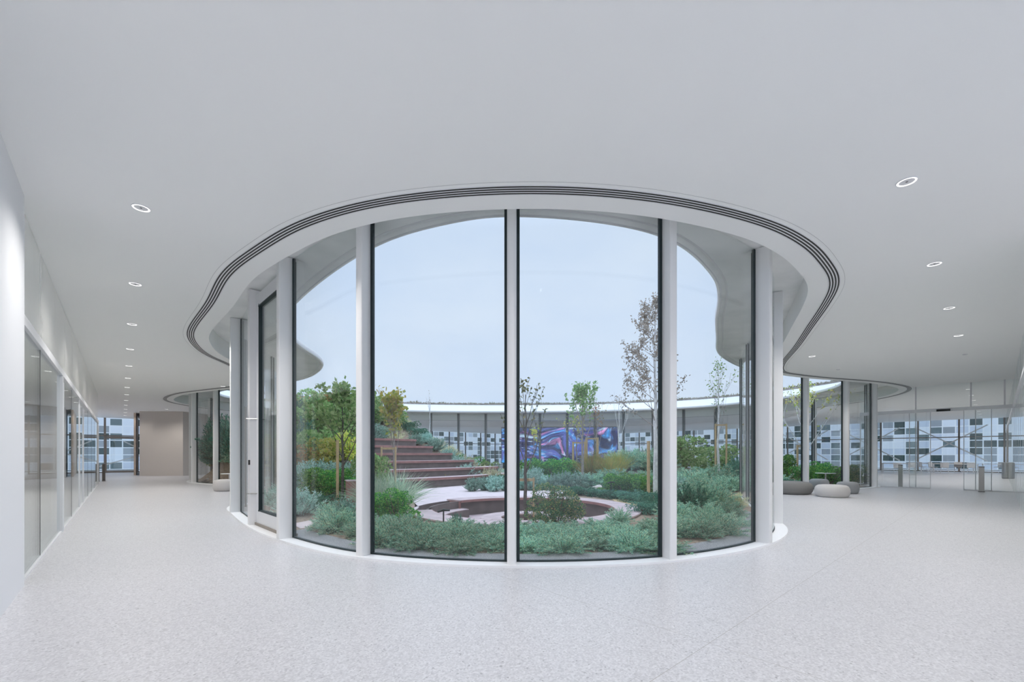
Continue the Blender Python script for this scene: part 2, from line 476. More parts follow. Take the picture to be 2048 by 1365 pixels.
M = {
    'ceiling': principled('white_plaster', (0.94, 0.942, 0.932), 0.9, spec=0.2),
    'wall': principled('white_wall_paint', (0.88, 0.885, 0.91), 0.8, spec=0.3),
    'beige_wall': principled('warm_grey_wall_paint', (0.66, 0.61, 0.565), 0.8, spec=0.3),
    'floor': terrazzo(),
    'plinth': principled('white_stone_plinth', (0.96, 0.96, 0.975), 0.35),
    'column': principled('white_powder_coat', (0.88, 0.875, 0.88), 0.38),
    'white_metal': principled('white_lacquered_metal', (0.82, 0.82, 0.84), 0.35),
    'gasket': principled('black_rubber', (0.012, 0.025, 0.028), 0.5),
    'glass': glass('court_glass', (0.985, 0.994, 0.993), 0.03),
    'side_glass': glass('partition_glass', (0.90, 0.93, 0.915), 0.045),
    'clear_glass': glass('door_glass', (0.97, 0.985, 0.985), 0.03),
    'panel_glass': principled('back_painted_glass', (0.84, 0.85, 0.825), 0.10, spec=0.6, coat=0.5, vary=0.04, vscale=1.2),
    'slot': principled('dark_slot', (0.035, 0.035, 0.033), 0.7),
    'seam': principled('grey_seam', (0.5, 0.5, 0.5), 0.8),
    'led': emission('lit_led_ring', (1.0, 0.99, 0.98), 1.7),
    'lamp_plate': principled('lamp_grey', (0.72, 0.72, 0.74), 0.5),
    'lamp_dot': principled('lamp_dark', (0.12, 0.12, 0.12), 0.4),
    'soffit': principled('soffit_grey', (0.93, 0.945, 0.94), 0.6, vary=0.10, vscale=1.3),
    'fascia': principled('fascia_white', (0.88, 0.885, 0.91), 0.45),
    'roof': principled('roof_gravel', (0.32, 0.29, 0.26), 0.95, vary=0.3, vscale=5),
    'steel': principled('brushed_steel', (0.42, 0.41, 0.39), 0.28, metal=0.9),
    'dark_steel': principled('dark_bronze_steel', (0.12, 0.105, 0.09), 0.35, metal=0.6),
    'black': principled('black_plastic', (0.02, 0.02, 0.02), 0.45),
    'soil': principled('bark_mulch', (0.34, 0.25, 0.185), 0.95, vary=0.4, vscale=14, bump=0.6, bscale=25),
    'sand': principled('ochre_sand', (0.60, 0.44, 0.25), 0.95, vary=0.25, vscale=9, bump=0.4, bscale=40),
    'path': principled('pink_paving', (0.76, 0.64, 0.65), 0.75, vary=0.06, vscale=3),
    'gravel': principled('grey_gravel', (0.33, 0.33, 0.34), 0.9, vary=0.5, vscale=70, bump=0.6, bscale=70),
    'plank': principled('pinkish_decking', (0.62, 0.49, 0.50), 0.6, vary=0.14, vscale=3.5),
    'plank_edge': principled('red_brown_decking', (0.33, 0.165, 0.15), 0.6, vary=0.15, vscale=5),
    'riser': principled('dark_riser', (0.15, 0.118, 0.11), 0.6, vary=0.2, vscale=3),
    'stake': principled('peeled_pine', (0.58, 0.42, 0.24), 0.8, vary=0.12, vscale=12),
    'bark': principled('grey_bark', (0.14, 0.12, 0.105), 0.9, vary=0.3, vscale=18),
    'pale_bark': principled('pale_bark', (0.36, 0.31, 0.29), 0.9, vary=0.2, vscale=14),
    'birch_bark': principled('birch_bark', (0.86, 0.85, 0.87), 0.8, vary=0.25, vscale=10),
    'twig': principled('brown_twig', (0.17, 0.12, 0.08), 0.9),
    'rock': principled('pale_rock', (0.66, 0.60, 0.55), 0.9, vary=0.2, vscale=6, bump=0.5, bscale=12),
    'pouf_light': principled('light_grey_fabric', (0.60, 0.58, 0.57), 0.95, bump=0.25, bscale=220),
    'pouf_grey': principled('mid_grey_fabric', (0.33, 0.34, 0.35), 0.95, bump=0.25, bscale=220),
    'pouf_dark': principled('taupe_grey_fabric', (0.235, 0.23, 0.225), 0.95, bump=0.25, bscale=220),
    'wood': principled('pale_oak', (0.56, 0.44, 0.34), 0.6, vary=0.15, vscale=4),
    'frame_brown': principled('bronze_frame', (0.27, 0.235, 0.205), 0.5),
    'frame_dark': principled('dark_frame', (0.10, 0.105, 0.105), 0.5),
    'facade': checker_facade(),
    'brace': principled('pale_brace', (0.75, 0.72, 0.70), 0.5),
    'paving': principled('outside_paving', (0.74, 0.74, 0.74), 0.9, vary=0.08, vscale=0.6),
    'screen': screen_mat(),
    'l_feather': leaf_mat('feathery_leaves', [(0.15, 0.37, 0.27), (0.30, 0.62, 0.47), (0.56, 0.80, 0.64), (0.72, 0.78, 0.50)]),
    'l_silver': leaf_mat('silver_leaves', [(0.22, 0.43, 0.35), (0.44, 0.68, 0.60), (0.70, 0.86, 0.78)]),
    'l_green': leaf_mat('green_leaves', [(0.03, 0.19, 0.06), (0.10, 0.40, 0.08), (0.36, 0.66, 0.14)]),
    'l_dark': leaf_mat('dark_leaves', [(0.05, 0.16, 0.11), (0.11, 0.30, 0.21), (0.22, 0.44, 0.30)]),
    'l_gold': leaf_mat('golden_tipped_leaves', [(0.05, 0.14, 0.08), (0.09, 0.22, 0.12), (0.14, 0.28, 0.13), (0.22, 0.33, 0.14), (0.66, 0.50, 0.22)]),
    'l_grass': leaf_mat('pale_grass_blades', [(0.270, 0.432, 0.324), (0.567, 0.702, 0.540), (0.810, 0.850, 0.675)]),
    'l_rust': leaf_mat('rusty_grass_blades', [(0.243, 0.351, 0.095), (0.486, 0.486, 0.135), (0.567, 0.297, 0.108)]),
    'l_straw': leaf_mat('straw_flowers', [(0.472, 0.567, 0.378), (0.702, 0.675, 0.459), (0.850, 0.756, 0.513)]),
    'l_yellow': leaf_mat('yellow_green_leaves', [(0.32, 0.50, 0.10), (0.72, 0.76, 0.16), (0.82, 0.70, 0.22), (0.55, 0.70, 0.32)]),
    'l_orange': leaf_mat('orange_leaves', [(0.405, 0.405, 0.135), (0.743, 0.405, 0.162), (0.189, 0.324, 0.162)]),
    'l_birch': leaf_mat('dry_birch_leaves', [(0.297, 0.257, 0.216), (0.486, 0.419, 0.351), (0.621, 0.567, 0.513)]),
    'l_few': leaf_mat('dark_sparse_leaves', [(0.135, 0.149, 0.081), (0.230, 0.243, 0.121), (0.324, 0.270, 0.135)]),
    'l_mid': leaf_mat('mid_green_leaves', [(0.16, 0.35, 0.12), (0.34, 0.55, 0.20), (0.56, 0.68, 0.36)]),
}

# ------------------------------------------------------------------ plan curves
G_PTS = [(-.06, 5.955), (2.14, 6.23), (4.05, 7.30), (5.14, 8.55), (5.68, 9.7), (6.25, 11.0), (7.12, 13.0), (7.95, 15.0), (8.75, 16.5), (10.1, 17.35),
         (12.0, 18.0), (13.6, 18.5), (15.2, 19.1), (16.6, 20.0), (17.4, 21.2), (17.95, 23), (18.2, 25), (17.4, 28.5), (14.8, 32.6),
         (7.8, 36.1), (0, 37), (-7.6, 36.4), (-12.4, 34.4), (-16.3, 31.2), (-18.3, 28), (-18.3, 25.5), (-17.2, 23.4), (-15.0, 21.8),
         (-12.5, 20.6), (-10.3, 19.3), (-8.9, 17.2), (-8.3, 14.4), (-7.75, 12.3), (-6.69, 10.85), (-4.97, 8.77), (-3.80, 7.635), (-2.2, 6.47)]
S_PTS = [(.09, 4.78), (1.65, 4.93), (3.24, 5.47), (4.19, 6.05), (4.95, 6.72), (5.41, 7.2), (5.78, 7.71), (6.27, 8.62), (6.95, 10.03),
         (7.86, 11.9), (9.0, 14.4), (9.75, 15.5), (10.5, 15.98), (12.15, 16.7), (13.86, 17.25), (15.4, 17.84), (17.3, 18.95), (18.2, 19.85),
         (18.95, 21.05), (19.5, 22.6), (19.7, 25), (18.7, 29), (15.7, 33.7), (8.2, 37.4), (0, 38.3), (-8, 37.7), (-13.2, 35.5),
         (-17.5, 32), (-19.6, 28.5), (-19.7, 25.8), (-18.9, 23.6), (-16.5, 21.2), (-14.2, 19.9), (-11.6, 18.5), (-10.15, 16.8),
         (-9.4, 14.4), (-9.1, 12.9), (-8.6, 11.7), (-7.85, 10.5), (-5.9, 8.39), (-4.7, 7.04), (-3.75, 6.24), (-2.67, 5.48), (-1.5, 5.0)]
R_PTS = [(0, 6.22), (2.3, 6.75), (3.9, 8.35), (4.6, 9.55), (5.22, 11), (6.18, 13), (6.95, 14.6), (7.9, 15.9), (9.6, 17.6), (12, 18.9), (13.4, 19.4),
         (14.8, 20), (15.9, 20.8), (16.5, 21.8), (17, 23.2), (17.2, 25), (16.4, 28.1), (14, 32), (7.3, 35.2), (0, 36), (-7.3, 35.5),
         (-11.9, 33.6), (-15.5, 30.7), (-17.3, 27.8), (-17.3, 25.8), (-16.4, 24.2), (-14.6, 22.8), (-12.1, 21.6), (-9.7, 20.0), (-8.3, 18.4),
         (-7.15, 16.3), (-6.75, 13.6), (-6.15, 11.6), (-4.85, 9.74), (-2.3, 7.15), (-1.1, 6.48)]
G = spline(G_PTS, 0.1); GN = normals(G)
S = spline(S_PTS, 0.15); SN = normals(S)
R = spline(R_PTS, 0.15); RN = normals(R)
E = off(S, SN, -0.45)      # inner edge of the ceiling
NG = len(G)
TOP = 4.92                 # head of the curved glazing
FLUSH = 0.03               # plinth top

U_END, V_END = 48.3, 53.0
outline = [uv(-6.5, -6.5), uv(-6.5, V_END), uv(U_END, V_END), uv(U_END, -6.5)]

# ------------------------------------------------------------------ floor, ceiling, roof
mb = MB(); add_fill(mb, [outline, off(G, GN, -0.02)[::2]], 0.0)
tag(mb.build('floor', M['floor'], recalc=False), 'pale speckled terrazzo floor running around the glazed courtyard', 'floor', kind='structure')

mb = MB()
add_fill(mb, [outline, E], CEIL, flip=True)
mb.grid([[(p.x, p.y, CEIL) for p in E], [(p.x, p.y, TOP + .04) for p in E]], closed_v=True)
tag(mb.build('ceiling', M['ceiling'], recalc=False), 'smooth white ceiling with a curved cut-out around the courtyard glass', 'ceiling', kind='structure')

mb = MB(); mb.ribbon(R, RN, .085, .12, TOP + .032, TOP + .05); mb.ribbon(R, RN, -.02, -.005, TOP - .012, TOP + .01)
tag(mb.build('trim_4', M['lamp_plate'], smooth=True), 'thin grey drip edge under the rim of the court roof', 'trim', kind='structure')
mb = MB(); mb.ribbon(R, RN, 2.9, 3.25, TOP + .96, TOP + 1.10)
tag(mb.build('trim_5', M['roof']), 'dark gravel stop along the top of the white court fascia', 'roof trim', kind='structure')
# pocket lid and outer soffit, fascia and roof
mb = MB()
Rs = spline(R_PTS, 0.3); 
add_fill(mb, [E[::2], R[::2]], TOP + .04, flip=True)
lip = [(0, TOP + .04), (-.03, TOP + .0), (-.07, TOP + .01), (-.09, TOP + .06), (-.07, TOP + .14), (.1, TOP + .20), (.9, TOP + .42), (1.9, TOP + .67), (2.7, TOP + .90), (3.0, TOP + 1.0)]
rows = [[(p.x + n.x * d, p.y + n.y * d, z) for p, n in zip(R, RN)] for d, z in lip]
mb.grid(rows[:3], closed_v=True, m=0)
mb.grid(rows[2:], closed_v=True, m=1)
tag(mb.build('ceiling_soffit', [M['soffit'], M['fascia']], smooth=True), 'grey soffit and white fascia of the roof edge around the open court', 'roof', kind='structure')
mb = MB(); add_fill(mb, [outline, [(p.x + n.x * 2.95, p.y + n.y * 2.95) for p, n in zip(R[::2], RN[::2])]], TOP + .99)
roof = mb.build('roof', M['roof'], recalc=False)
tag(roof, 'flat gravel roof around the round court opening', 'roof', kind='structure')

mb = MB(); mb.ribbon(G, GN, -0.06, 0.24, 0.0, FLUSH)
tag(mb.build('baseboard_court', M['plinth'], smooth=True), 'white stone plinth strip at the foot of the curved glass', 'plinth', kind='structure')

# linear air diffuser in the ceiling
t = empty('air_diffuser', (0, 0, 0), 'curved white ceiling air diffuser with four dark slots following the glass', 'air diffuser')
mb = MB(); mb.ribbon(S, SN, -.165, .015, CEIL - .004, CEIL + .02); mb.build('frame', M['white_metal'], t, smooth=True)
for k in range(4):
    mb = MB(); mb.ribbon(S, SN, -.022 - .041 * k, -.041 * k, CEIL - .006, CEIL + .01)
    tag(mb.build('slot', M['slot'], t), 'dark slot')
mb = MB(); mb.ribbon(S, SN, .07, .074, CEIL - .002, CEIL + .01); mb.build('seam', M['seam'], t)

# ------------------------------------------------------------------ curved glazing
def arc(s0, s1):
    """samples of the glass line between two arc positions (in 0.1 m samples, fractional)"""
    ks = [s0] + list(range(int(math.floor(s0)) + 1, int(math.ceil(s1)))) + [s1]
    P, N = [], []
    for k in ks:
        a = int(math.floor(k)); f_ = k - a
        P.append(G[a % NG].lerp(G[(a + 1) % NG], f_)); N.append(GN[a % NG].lerp(GN[(a + 1) % NG], f_).normalized())
    return P, N
def at(s):
    P, N = arc(s, s + 1e-6)
    return P[0], N[0]
# position of the column nearest to a plan direction
def near(ratio, lo, hi):
    best, bs = 9, 0
    for k in np.arange(lo, hi, 0.1):
        p, n = at(k); p = p + n * 0.1
        d = abs(p.x / p.y - ratio)
        if d < best: best, bs = d, k
    return bs
start = min(range(NG), key=lambda i: (G[i] - Vector((0, 5.9, 0))).length)
# samples run in one direction; find out which
dirx = 1 if G[(start + 10) % NG].x > G[start].x else -1
assert dirx == 1
stations = {}
for nm, px, lo, hi in (('D', 1024, -6, 6), ('E', 1339, 12, 35), ('F', 1524, 35, 60), ('G', 1550, 60, 85),
                       ('C', 726, -35, -12), ('B', 572, -60, -35), ('P', 507, -78, -58), ('A', 473, -105, -80)):
    stations[nm] = start + near((px - 1024) / F, start + lo, start + hi) - start
posts = [stations[k] for k in 'ABCDEFG']
door_post = stations['P']
s = posts[-1]; seq = list(posts)
s_end = posts[0] + NG
n_more = int(round((s_end - s) / 23.2))
for k in range(1, n_more): seq.append(s + (s_end - s) * k / n_more)
NEAR_TXT = ['left of the tall glazed door', 'between the glazed door and the wide corner pane', 'left of the widest panes', 'in the middle of the glazing',
            'right of the widest panes', 'at the right bend of the glazing', 'just behind the right bend column']
def column(s, label, group=None, w=0.122, d=0.25, round_=False):
    p, n = at(s)
    rz = math.atan2(n.y, n.x)
    mb = MB()
    # rounded rectangle, deep axis along the normal
    prof = []
    r = 0.05 if round_ else 0.018
    x0, x1 = -0.03, d - 0.03
    for cx, cy, a0 in ((x1 - r, w / 2 - r, 0), (x0 + r, w / 2 - r, 90), (x0 + r, -w / 2 + r, 180), (x1 - r, -w / 2 + r, 270)):
        for k in range(5):
            a = math.radians(a0 + 90 * k / 4); prof.append((cx + r * math.cos(a), cy + r * math.sin(a)))
    mb.prism(prof, 0, TOP + .03 - FLUSH)
    o = mb.build('column', M['column'], smooth=True, loc=(p.x, p.y, FLUSH))
    o.rotation_euler = (0, 0, rz)
    mb = MB(); mb.box((-.045, 0, (TOP - FLUSH) / 2), (.03, .07, TOP - FLUSH)); mb.build('cover_strip', M['gasket'], o)
    return tag(o, label, 'column', group, 'structure')
win_n = 0
def pane(s0, s1, label, group=None, z0=FLUSH, z1=TOP + .02, gasket=True):
    global win_n
    win_n += 1
    P, N = arc(s0, s1)
    mb = MB(); mb.ribbon(P, N, -.014, .014, z0, z1, closed=False)
    o = mb.build('window_%d' % win_n, M['glass'], smooth=True)
    tag(o, label, 'window', group, 'structure')
    mb = MB()
    mb.ribbon(P, N, -.022, .022, z0, z0 + .022, closed=False)
    for a, b in ((s0, s0 + .42), (s1 - .42, s1)):
        Pa, Na = arc(a, b); mb.ribbon(Pa, Na, -.022, .022, z0, z1, closed=False)
    tag(mb.build('gasket', M['gasket'], o), 'black seal')
    return o
for i, s_ in enumerate(seq):
    if i < 7:
        column(s_, 'white steel column fin ' + NEAR_TXT[i], 'columns of the near glazing', round_=(i == 3), d=0.27 if i in (0, 1, 5, 6) else 0.22)
    else:
        p, n = at(s_)
        side = 'right court bay' if i < 15 else ('far court side' if i < len(seq) - 12 else 'left court bay')
        column(s_, 'white column fin on the %s, %s after the near right bend' % (side, ORD[i - 7]), 'columns around the rest of the court')
PANE_TXT = {1: 'tall curved pane right of the door, over rocky garden path', 2: 'wide tall pane left of the centre post', 3: 'wide tall pane right of the centre post',
            4: 'tall curved pane beside the right bend, over ochre sand', 5: 'narrow edge-on pane behind the right bend column'}
w2 = 0.62
pane(posts[0] + w2, door_post - .7, 'narrow tall pane left of the glazed door')
for i in range(1, len(seq)):
    s0 = seq[i]; s1 = seq[i + 1] if i + 1 < len(seq) else s_end
    lab = PANE_TXT.get(i) or 'curved court pane, %s after the near right bend' % ORD[i - 6]
    pane(s0 + w2, s1 - w2, lab, None if i in PANE_TXT else 'curved panes around the rest of the court')

# glazed door between door post and column B
pA, nA = at(door_post); pB, nB = at(posts[1])
dd = (pB - pA); L = dd.length; dx = dd.normalized(); rz = math.atan2(dx.y, dx.x)
door = empty('door_1', (pA.x, pA.y, FLUSH), 'tall white framed glazed door to the court with long steel pull', 'door', kind='structure', rz=rz)
Ht = TOP - FLUSH
mb = MB(); mb.box((0.0, -.06, Ht / 2), (.16, .26, Ht)); mb.build('jamb', M['column'], door)
mb = MB()
for cx, sx in ((.20, .16), (L - .18, .16)): mb.box((cx, -.03, Ht / 2 - .03), (sx, .09, Ht - .14))
for cz, sz in ((.17, .26), (Ht - .24, .26)): mb.box((L / 2, -.03, cz), (L - .30, .088, sz))
mb.build('door_frame', M['white_metal'], door)
mb = MB(); mb.box((L / 2, -.03, Ht / 2), (L - .48, .03, Ht - .6)); mb.build('pane', M['glass'], door)
mb = MB()
for cx in (.29, L - .27): mb.box((cx, -.03, Ht / 2 - .02), (.022, .10, Ht - .62))
for cz in (.31, Ht - .37): mb.box((L / 2, -.03, cz), (L - .5, .10, .022))
mb.build('gasket', M['gasket'], door)
mb = MB(); mb.box((L / 2, .0, -.0 + .025), (L, .2, .05)); mb.build('threshold', M['frame_brown'], door)
mb = MB(); mb.tube([(.02, -.25, .38), (.02, -.25, 2.45)], .018, 10)
hd = mb.build('handle', M['steel'], door, smooth=True)
mb = MB()
for z in (.65, 2.2): mb.tube([(.02, -.25, z), (.16, -.07, z)], .011, 8)
mb.build('handle_bracket', M['steel'], hd)
mb = MB(); mb.box((.075, -.20, 1.30), (.03, .03, .10)); mb.build('card_reader', M['black'], door)

# ------------------------------------------------------------------ corridor on the left
V_L, V_G = -0.83, -0.90
mb = MB()
a, b = uv(-1.5, V_L), uv(7.42, V_L)
c, d = uv(7.42, V_L - .3), uv(-1.5, V_L - .3)
mb.prism([a, b, c, d], 0, CEIL)
tag(mb.build('wall_left', M['wall']), 'plain white wall at the left edge ending before the glass corridor', 'wall', kind='structure')
mb = MB(); mb.box(uv(5.3, V_L + .006, 1.25), (.22, .012, .26), rz=ANG + pi / 2)
tag(mb.build('wall_plate', M['wall']), 'small white blank plate on the white wall at the left edge', 'plate')
TZ0, TZ1 = 3.02, 3.14
U1 = 29.5
mb = MB()
mb.prism([uv(7.42, V_G + .05), uv(U1, V_G + .05), uv(U1, V_G - .06), uv(7.42, V_G - .06)], TZ0, TZ1)
tag(mb.build('trim_1', M['white_metal']), 'white rail between lower and upper glass of the left corridor wall', 'rail', kind='structure')
mb = MB()
mb.prism([uv(7.42, V_G + .04), uv(U1, V_G + .04), uv(U1, V_G - .05), uv(7.42, V_G - .05)], 0, .025)
tag(mb.build('trim_2', M['white_metal']), 'thin white floor rail under the left corridor glass', 'rail', kind='structure')
lower = [7.45, 9.3, 12.1, 14.6, 17.1, 18.7, 21.2, 23.7, 26.2, U1]
for i in range(len(lower) - 1):
    win_n += 1
    u0, u1 = lower[i] + .004, lower[i + 1] - .004
    mb = MB(); mb.prism([uv(u0, V_G + .012), uv(u1, V_G + .012), uv(u1, V_G - .012), uv(u0, V_G - .012)], .025, TZ0)
    o = tag(mb.build('window_%d' % win_n, M['side_glass']), 'reflective lower corridor pane, %s from the white wall' % ORD[i], 'window', 'lower panes of the left corridor', 'structure')
    mb = MB(); p = uv(u0, V_G); mb.box((p.x, p.y, (TZ0 + .025) / 2), (.012, .03, TZ0 - .03), rz=ANG + pi / 2)
    mb.build('seal', M['frame_dark'], o)
upper = [7.45 + 1.84 * k for k in range(13)]
for i in range(12):
    win_n += 1
    u0, u1 = upper[i] + .004, upper[i + 1] - .006
    mb = MB(); mb.prism([uv(u0, V_G + .012), uv(u1, V_G + .012), uv(u1, V_G - .05), uv(u0, V_G - .05)], TZ1, CEIL - .004)
    tag(mb.build('window_%d' % win_n, M['panel_glass']), 'grey-green upper glass panel of left corridor, %s from the white wall' % ORD[i], 'glass panel', 'upper glass panels of the left corridor', 'structure')
for u, w_, dp, txt in ((12.1, .14, .05, 'nearest to the white wall'), (17.1, .05, .02, 'second from the white wall'), (18.7, .05, .02, 'third from the white wall'), (29.5, .10, .04, 'at the far end of the glass')):
    mb = MB(); p = uv(u, V_G + dp / 2 - .02)
    mb.box((p.x, p.y, TZ0 / 2), (w_, dp + .04, TZ0), rz=ANG + pi / 2)
    p = uv(u + w_ * .3, V_G + dp - .015)
    mb.box((p.x, p.y, TZ0 / 2 - .06), (w_ * .3, .05, TZ0 - .14), rz=ANG + pi / 2)
    tag(mb.build('door_post', M['white_metal']), 'white door post in the left corridor glass, ' + txt, 'post', 'door posts of the left corridor', 'structure')
# room behind that glass
mb = MB(); mb.prism([uv(7.2, V_G - 4.2), uv(U1 + 10, V_G - 4.2), uv(U1 + 10, V_G - 4.5), uv(7.2, V_G - 4.5)], 0, CEIL)
tag(mb.build('wall_back_room', M['beige_wall']), 'warm grey wall inside the room behind the left corridor glass', 'wall', kind='structure')
# wall block near the end of the corridor
p0, p1 = D(279, 29.9), D(366, 30.1)
mb = MB(); mb.prism([p0, p1, D(460, 34.5), D(330, 38.0), D(283, 34.0)], 0, CEIL)
tag(mb.build('wall_corridor_end', M['beige_wall']), 'warm grey wall block beside the end window of the left corridor', 'wall', kind='structure')
mb = MB(); mb.prism([D(267.5, 31.0), D(272, 31.0), D(275, 36), D(271.5, 36)], 0, CEIL)
tag(mb.build('door_2', M['wood']), 'pale narrow door leaf standing open beside the corridor end window', 'door', kind='structure')

def curtain(name_cat, axis, c, pos, zt, label, transom, mat_frame, fw=.07, side='u'):
    """row of window units on a line of the building axes"""
    global win_n
    P = (lambda q, o_=0.0: uv(c + o_, q)) if axis == 'u' else (lambda q, o_=0.0: uv(q, c + o_))
    rz = ANG if axis == 'u' else ANG + pi / 2
    for i in range(len(pos) - 1):
        win_n += 1
        q0, q1 = pos[i], pos[i + 1]
        pa, pb = P(q0), P(q1)
        mid = (pa + pb) / 2; Lw = (pb - pa).length
        o = empty('window_%d' % win_n, (mid.x, mid.y, 0), label % ORD[i], 'window', name_cat, rz, 'structure')
        mb = MB()
        mb.box((-Lw / 2 + fw / 2, 0, zt / 2), (fw, .12, zt))
        mb.box((Lw / 2 - fw / 4, 0, zt / 2), (fw / 2, .12, zt))
        mb.box((0, 0, .04), (Lw, .12, .08))
        for tz in transom: mb.box((0, 0, tz), (Lw, .12, fw))
        mb.build('window_frame', mat_frame, o)
        mb = MB(); mb.box((0, .0, zt / 2), (Lw - fw, .02, zt - .02)); mb.build('pane', M['clear_glass'], o)
curtain('end windows of the left corridor', 'u', U_END - .2, [-5.2, -3.0, -1.05, .95, 2.6, 5.0], CEIL, 'floor-to-ceiling end window of left corridor, %s from the left', (3.0,), M['frame_brown'], .09)
# door leaf in the end window
p = uv(U_END - .3, -.05)
door = empty('door_3', (p.x, p.y, 0), 'grey-brown framed glass door in the end window of left corridor', 'door', kind='structure', rz=ANG)
mb = MB()
for cx in (-.95, .95): mb.box((cx, 0, 1.45), (.16, .1, 2.9))
for cz in (.08, 2.85): mb.box((0, 0, cz), (2.0, .1, .16))
mb.build('door_frame', M['frame_brown'], door)
mb = MB(); mb.box((0, 0, 1.45), (1.75, .02, 2.7)); mb.build('pane', M['clear_glass'], door)
curtain('end windows of the right hall', 'v', V_END - .2, [-8 + 2.55 * k for k in range(22)], CEIL, 'tall dark framed end window of right hall, %s from the right', (2.95,), M['frame_brown'], .08)
curtain('end windows of the far wing', 'u', U_END - .2, [6.0 + 2.6 * k for k in range(18)], CEIL, 'tall window behind the far court side, %s from the left', (2.95,), M['frame_dark'], .08)

# ------------------------------------------------------------------ right hall partition
U_R = -0.42
V_P = 26.0
pos_u = [4.35, 2.35, 0.95, -.15, -.42]
LT = 3.33
mb = MB()
mb.prism([uv(4.35, V_P - .10), uv(U_R, V_P - .10), uv(U_R, V_P + .10), uv(4.35, V_P + .10)], LT - .02, LT + .12)
lin = tag(mb.build('lintel', M['white_metal']), 'slim white lintel over the sliding glass doors in the right hall', 'lintel', kind='structure')
mb = MB(); mb.box(uv(1.55, V_P - .13, LT + .03), (.42, .06, .09), rz=ANG + pi / 2)
mb.build('motion_sensor', M['black'], lin)
for i, (u0, u1, txt) in enumerate(((4.35, 2.42, 'left fixed pane beside the sliding doors of right hall'), (.62, -.42, 'right fixed pane beside the sliding doors of right hall'))):
    win_n += 1
    mb = MB(); mb.prism([uv(u0, V_P - .01), uv(u1, V_P - .01), uv(u1, V_P + .01), uv(u0, V_P + .01)], .02, LT - .02)
    o = tag(mb.build('window_%d' % win_n, M['clear_glass']), txt, 'window', kind='structure')
    mb = MB()
    for u in (u0, u1): mb.box(uv(u, V_P, LT / 2), (.035, .03, LT - .04), rz=ANG)
    mb.prism([uv(u0, V_P - .025), uv(u1, V_P - .025), uv(u1, V_P + .025), uv(u0, V_P + .025)], 0, .035)
    mb.build('window_frame', M['lamp_plate'], o)
for i, (u0, u1, txt) in enumerate(((2.62, 1.95, 'left'), (.95, .18, 'right'))):
    c_ = uv((u0 + u1) / 2, V_P - .07)
    o = empty('door_%d' % (4 + i), (c_.x, c_.y, 0), '%s leaf of the open sliding glass door in right hall' % txt, 'door', 'sliding doors', ANG + pi / 2, 'structure')
    mb = MB(); wd = abs(u0 - u1); mb.box((0, 0, LT / 2), (wd, .016, LT - .06)); mb.build('pane', M['clear_glass'], o)
    mb = MB()
    for x in (-wd / 2, wd / 2): mb.box((x, 0, LT / 2), (.025, .022, LT - .04))
    mb.box((0, 0, .03), (wd, .04, .05)); mb.build('door_frame', M['lamp_plate'], o)
for i in range(3):
    win_n += 1
    u0, u1 = (4.35, 2.42, .75)[i], (2.42, .75, -.42)[i]
    mb = MB(); mb.prism([uv(u0, V_P - .01), uv(u1, V_P - .01), uv(u1, V_P + .01), uv(u0, V_P + .01)], LT + .12, CEIL)
    o = tag(mb.build('window_%d' % win_n, M['clear_glass']), 'overhead pane above the sliding doors, %s from the left' % ORD[i], 'window', 'overhead panes of the right hall', 'structure')
    mb = MB(); mb.box(uv(u1 if i < 2 else u1 + .25, V_P, (LT + CEIL) / 2 + .06), (.05, .05, CEIL - LT - .12), rz=ANG); mb.build('window_frame', M['lamp_plate'], o)
# glazed wall along the right edge
vs = [9.0 + 1.9 * k for k in range(24)]
for i in range(len(vs) - 1):
    win_n += 1
    v0, v1 = vs[i] + .01, vs[i + 1] - .01
    mb = MB(); mb.prism([uv(U_R - .012, v0), uv(U_R - .012, v1), uv(U_R + .012, v1), uv(U_R + .012, v0)], .02, CEIL - .01)
    o = tag(mb.build('window_%d' % win_n, M['side_glass']), 'glass wall pane along the right edge, %s from the camera' % ORD[i], 'window', 'glass wall panes at the right edge', 'structure')
    mb = MB(); p = uv(U_R, v0); mb.box((p.x, p.y, CEIL / 2), (.012, .03, CEIL - .03), rz=ANG)
    mb.build('seal', M['lamp_plate'], o)
mb = MB(); mb.prism([uv(U_R - .06, 9), uv(U_R - .06, 52), uv(U_R + .05, 52), uv(U_R + .05, 9)], LT, LT + .1)
tag(mb.build('trim_3', M['white_metal']), 'white rail along the glass wall at the right edge', 'rail', kind='structure')
mb = MB(); mb.prism([uv(U_R - 4.5, 6), uv(U_R - 4.5, 52), uv(U_R - 4.7, 52), uv(U_R - 4.7, 6)], 0, CEIL)
tag(mb.build('wall_right_room', M['wall']), 'white wall inside the room behind the right edge glass', 'wall', kind='structure')

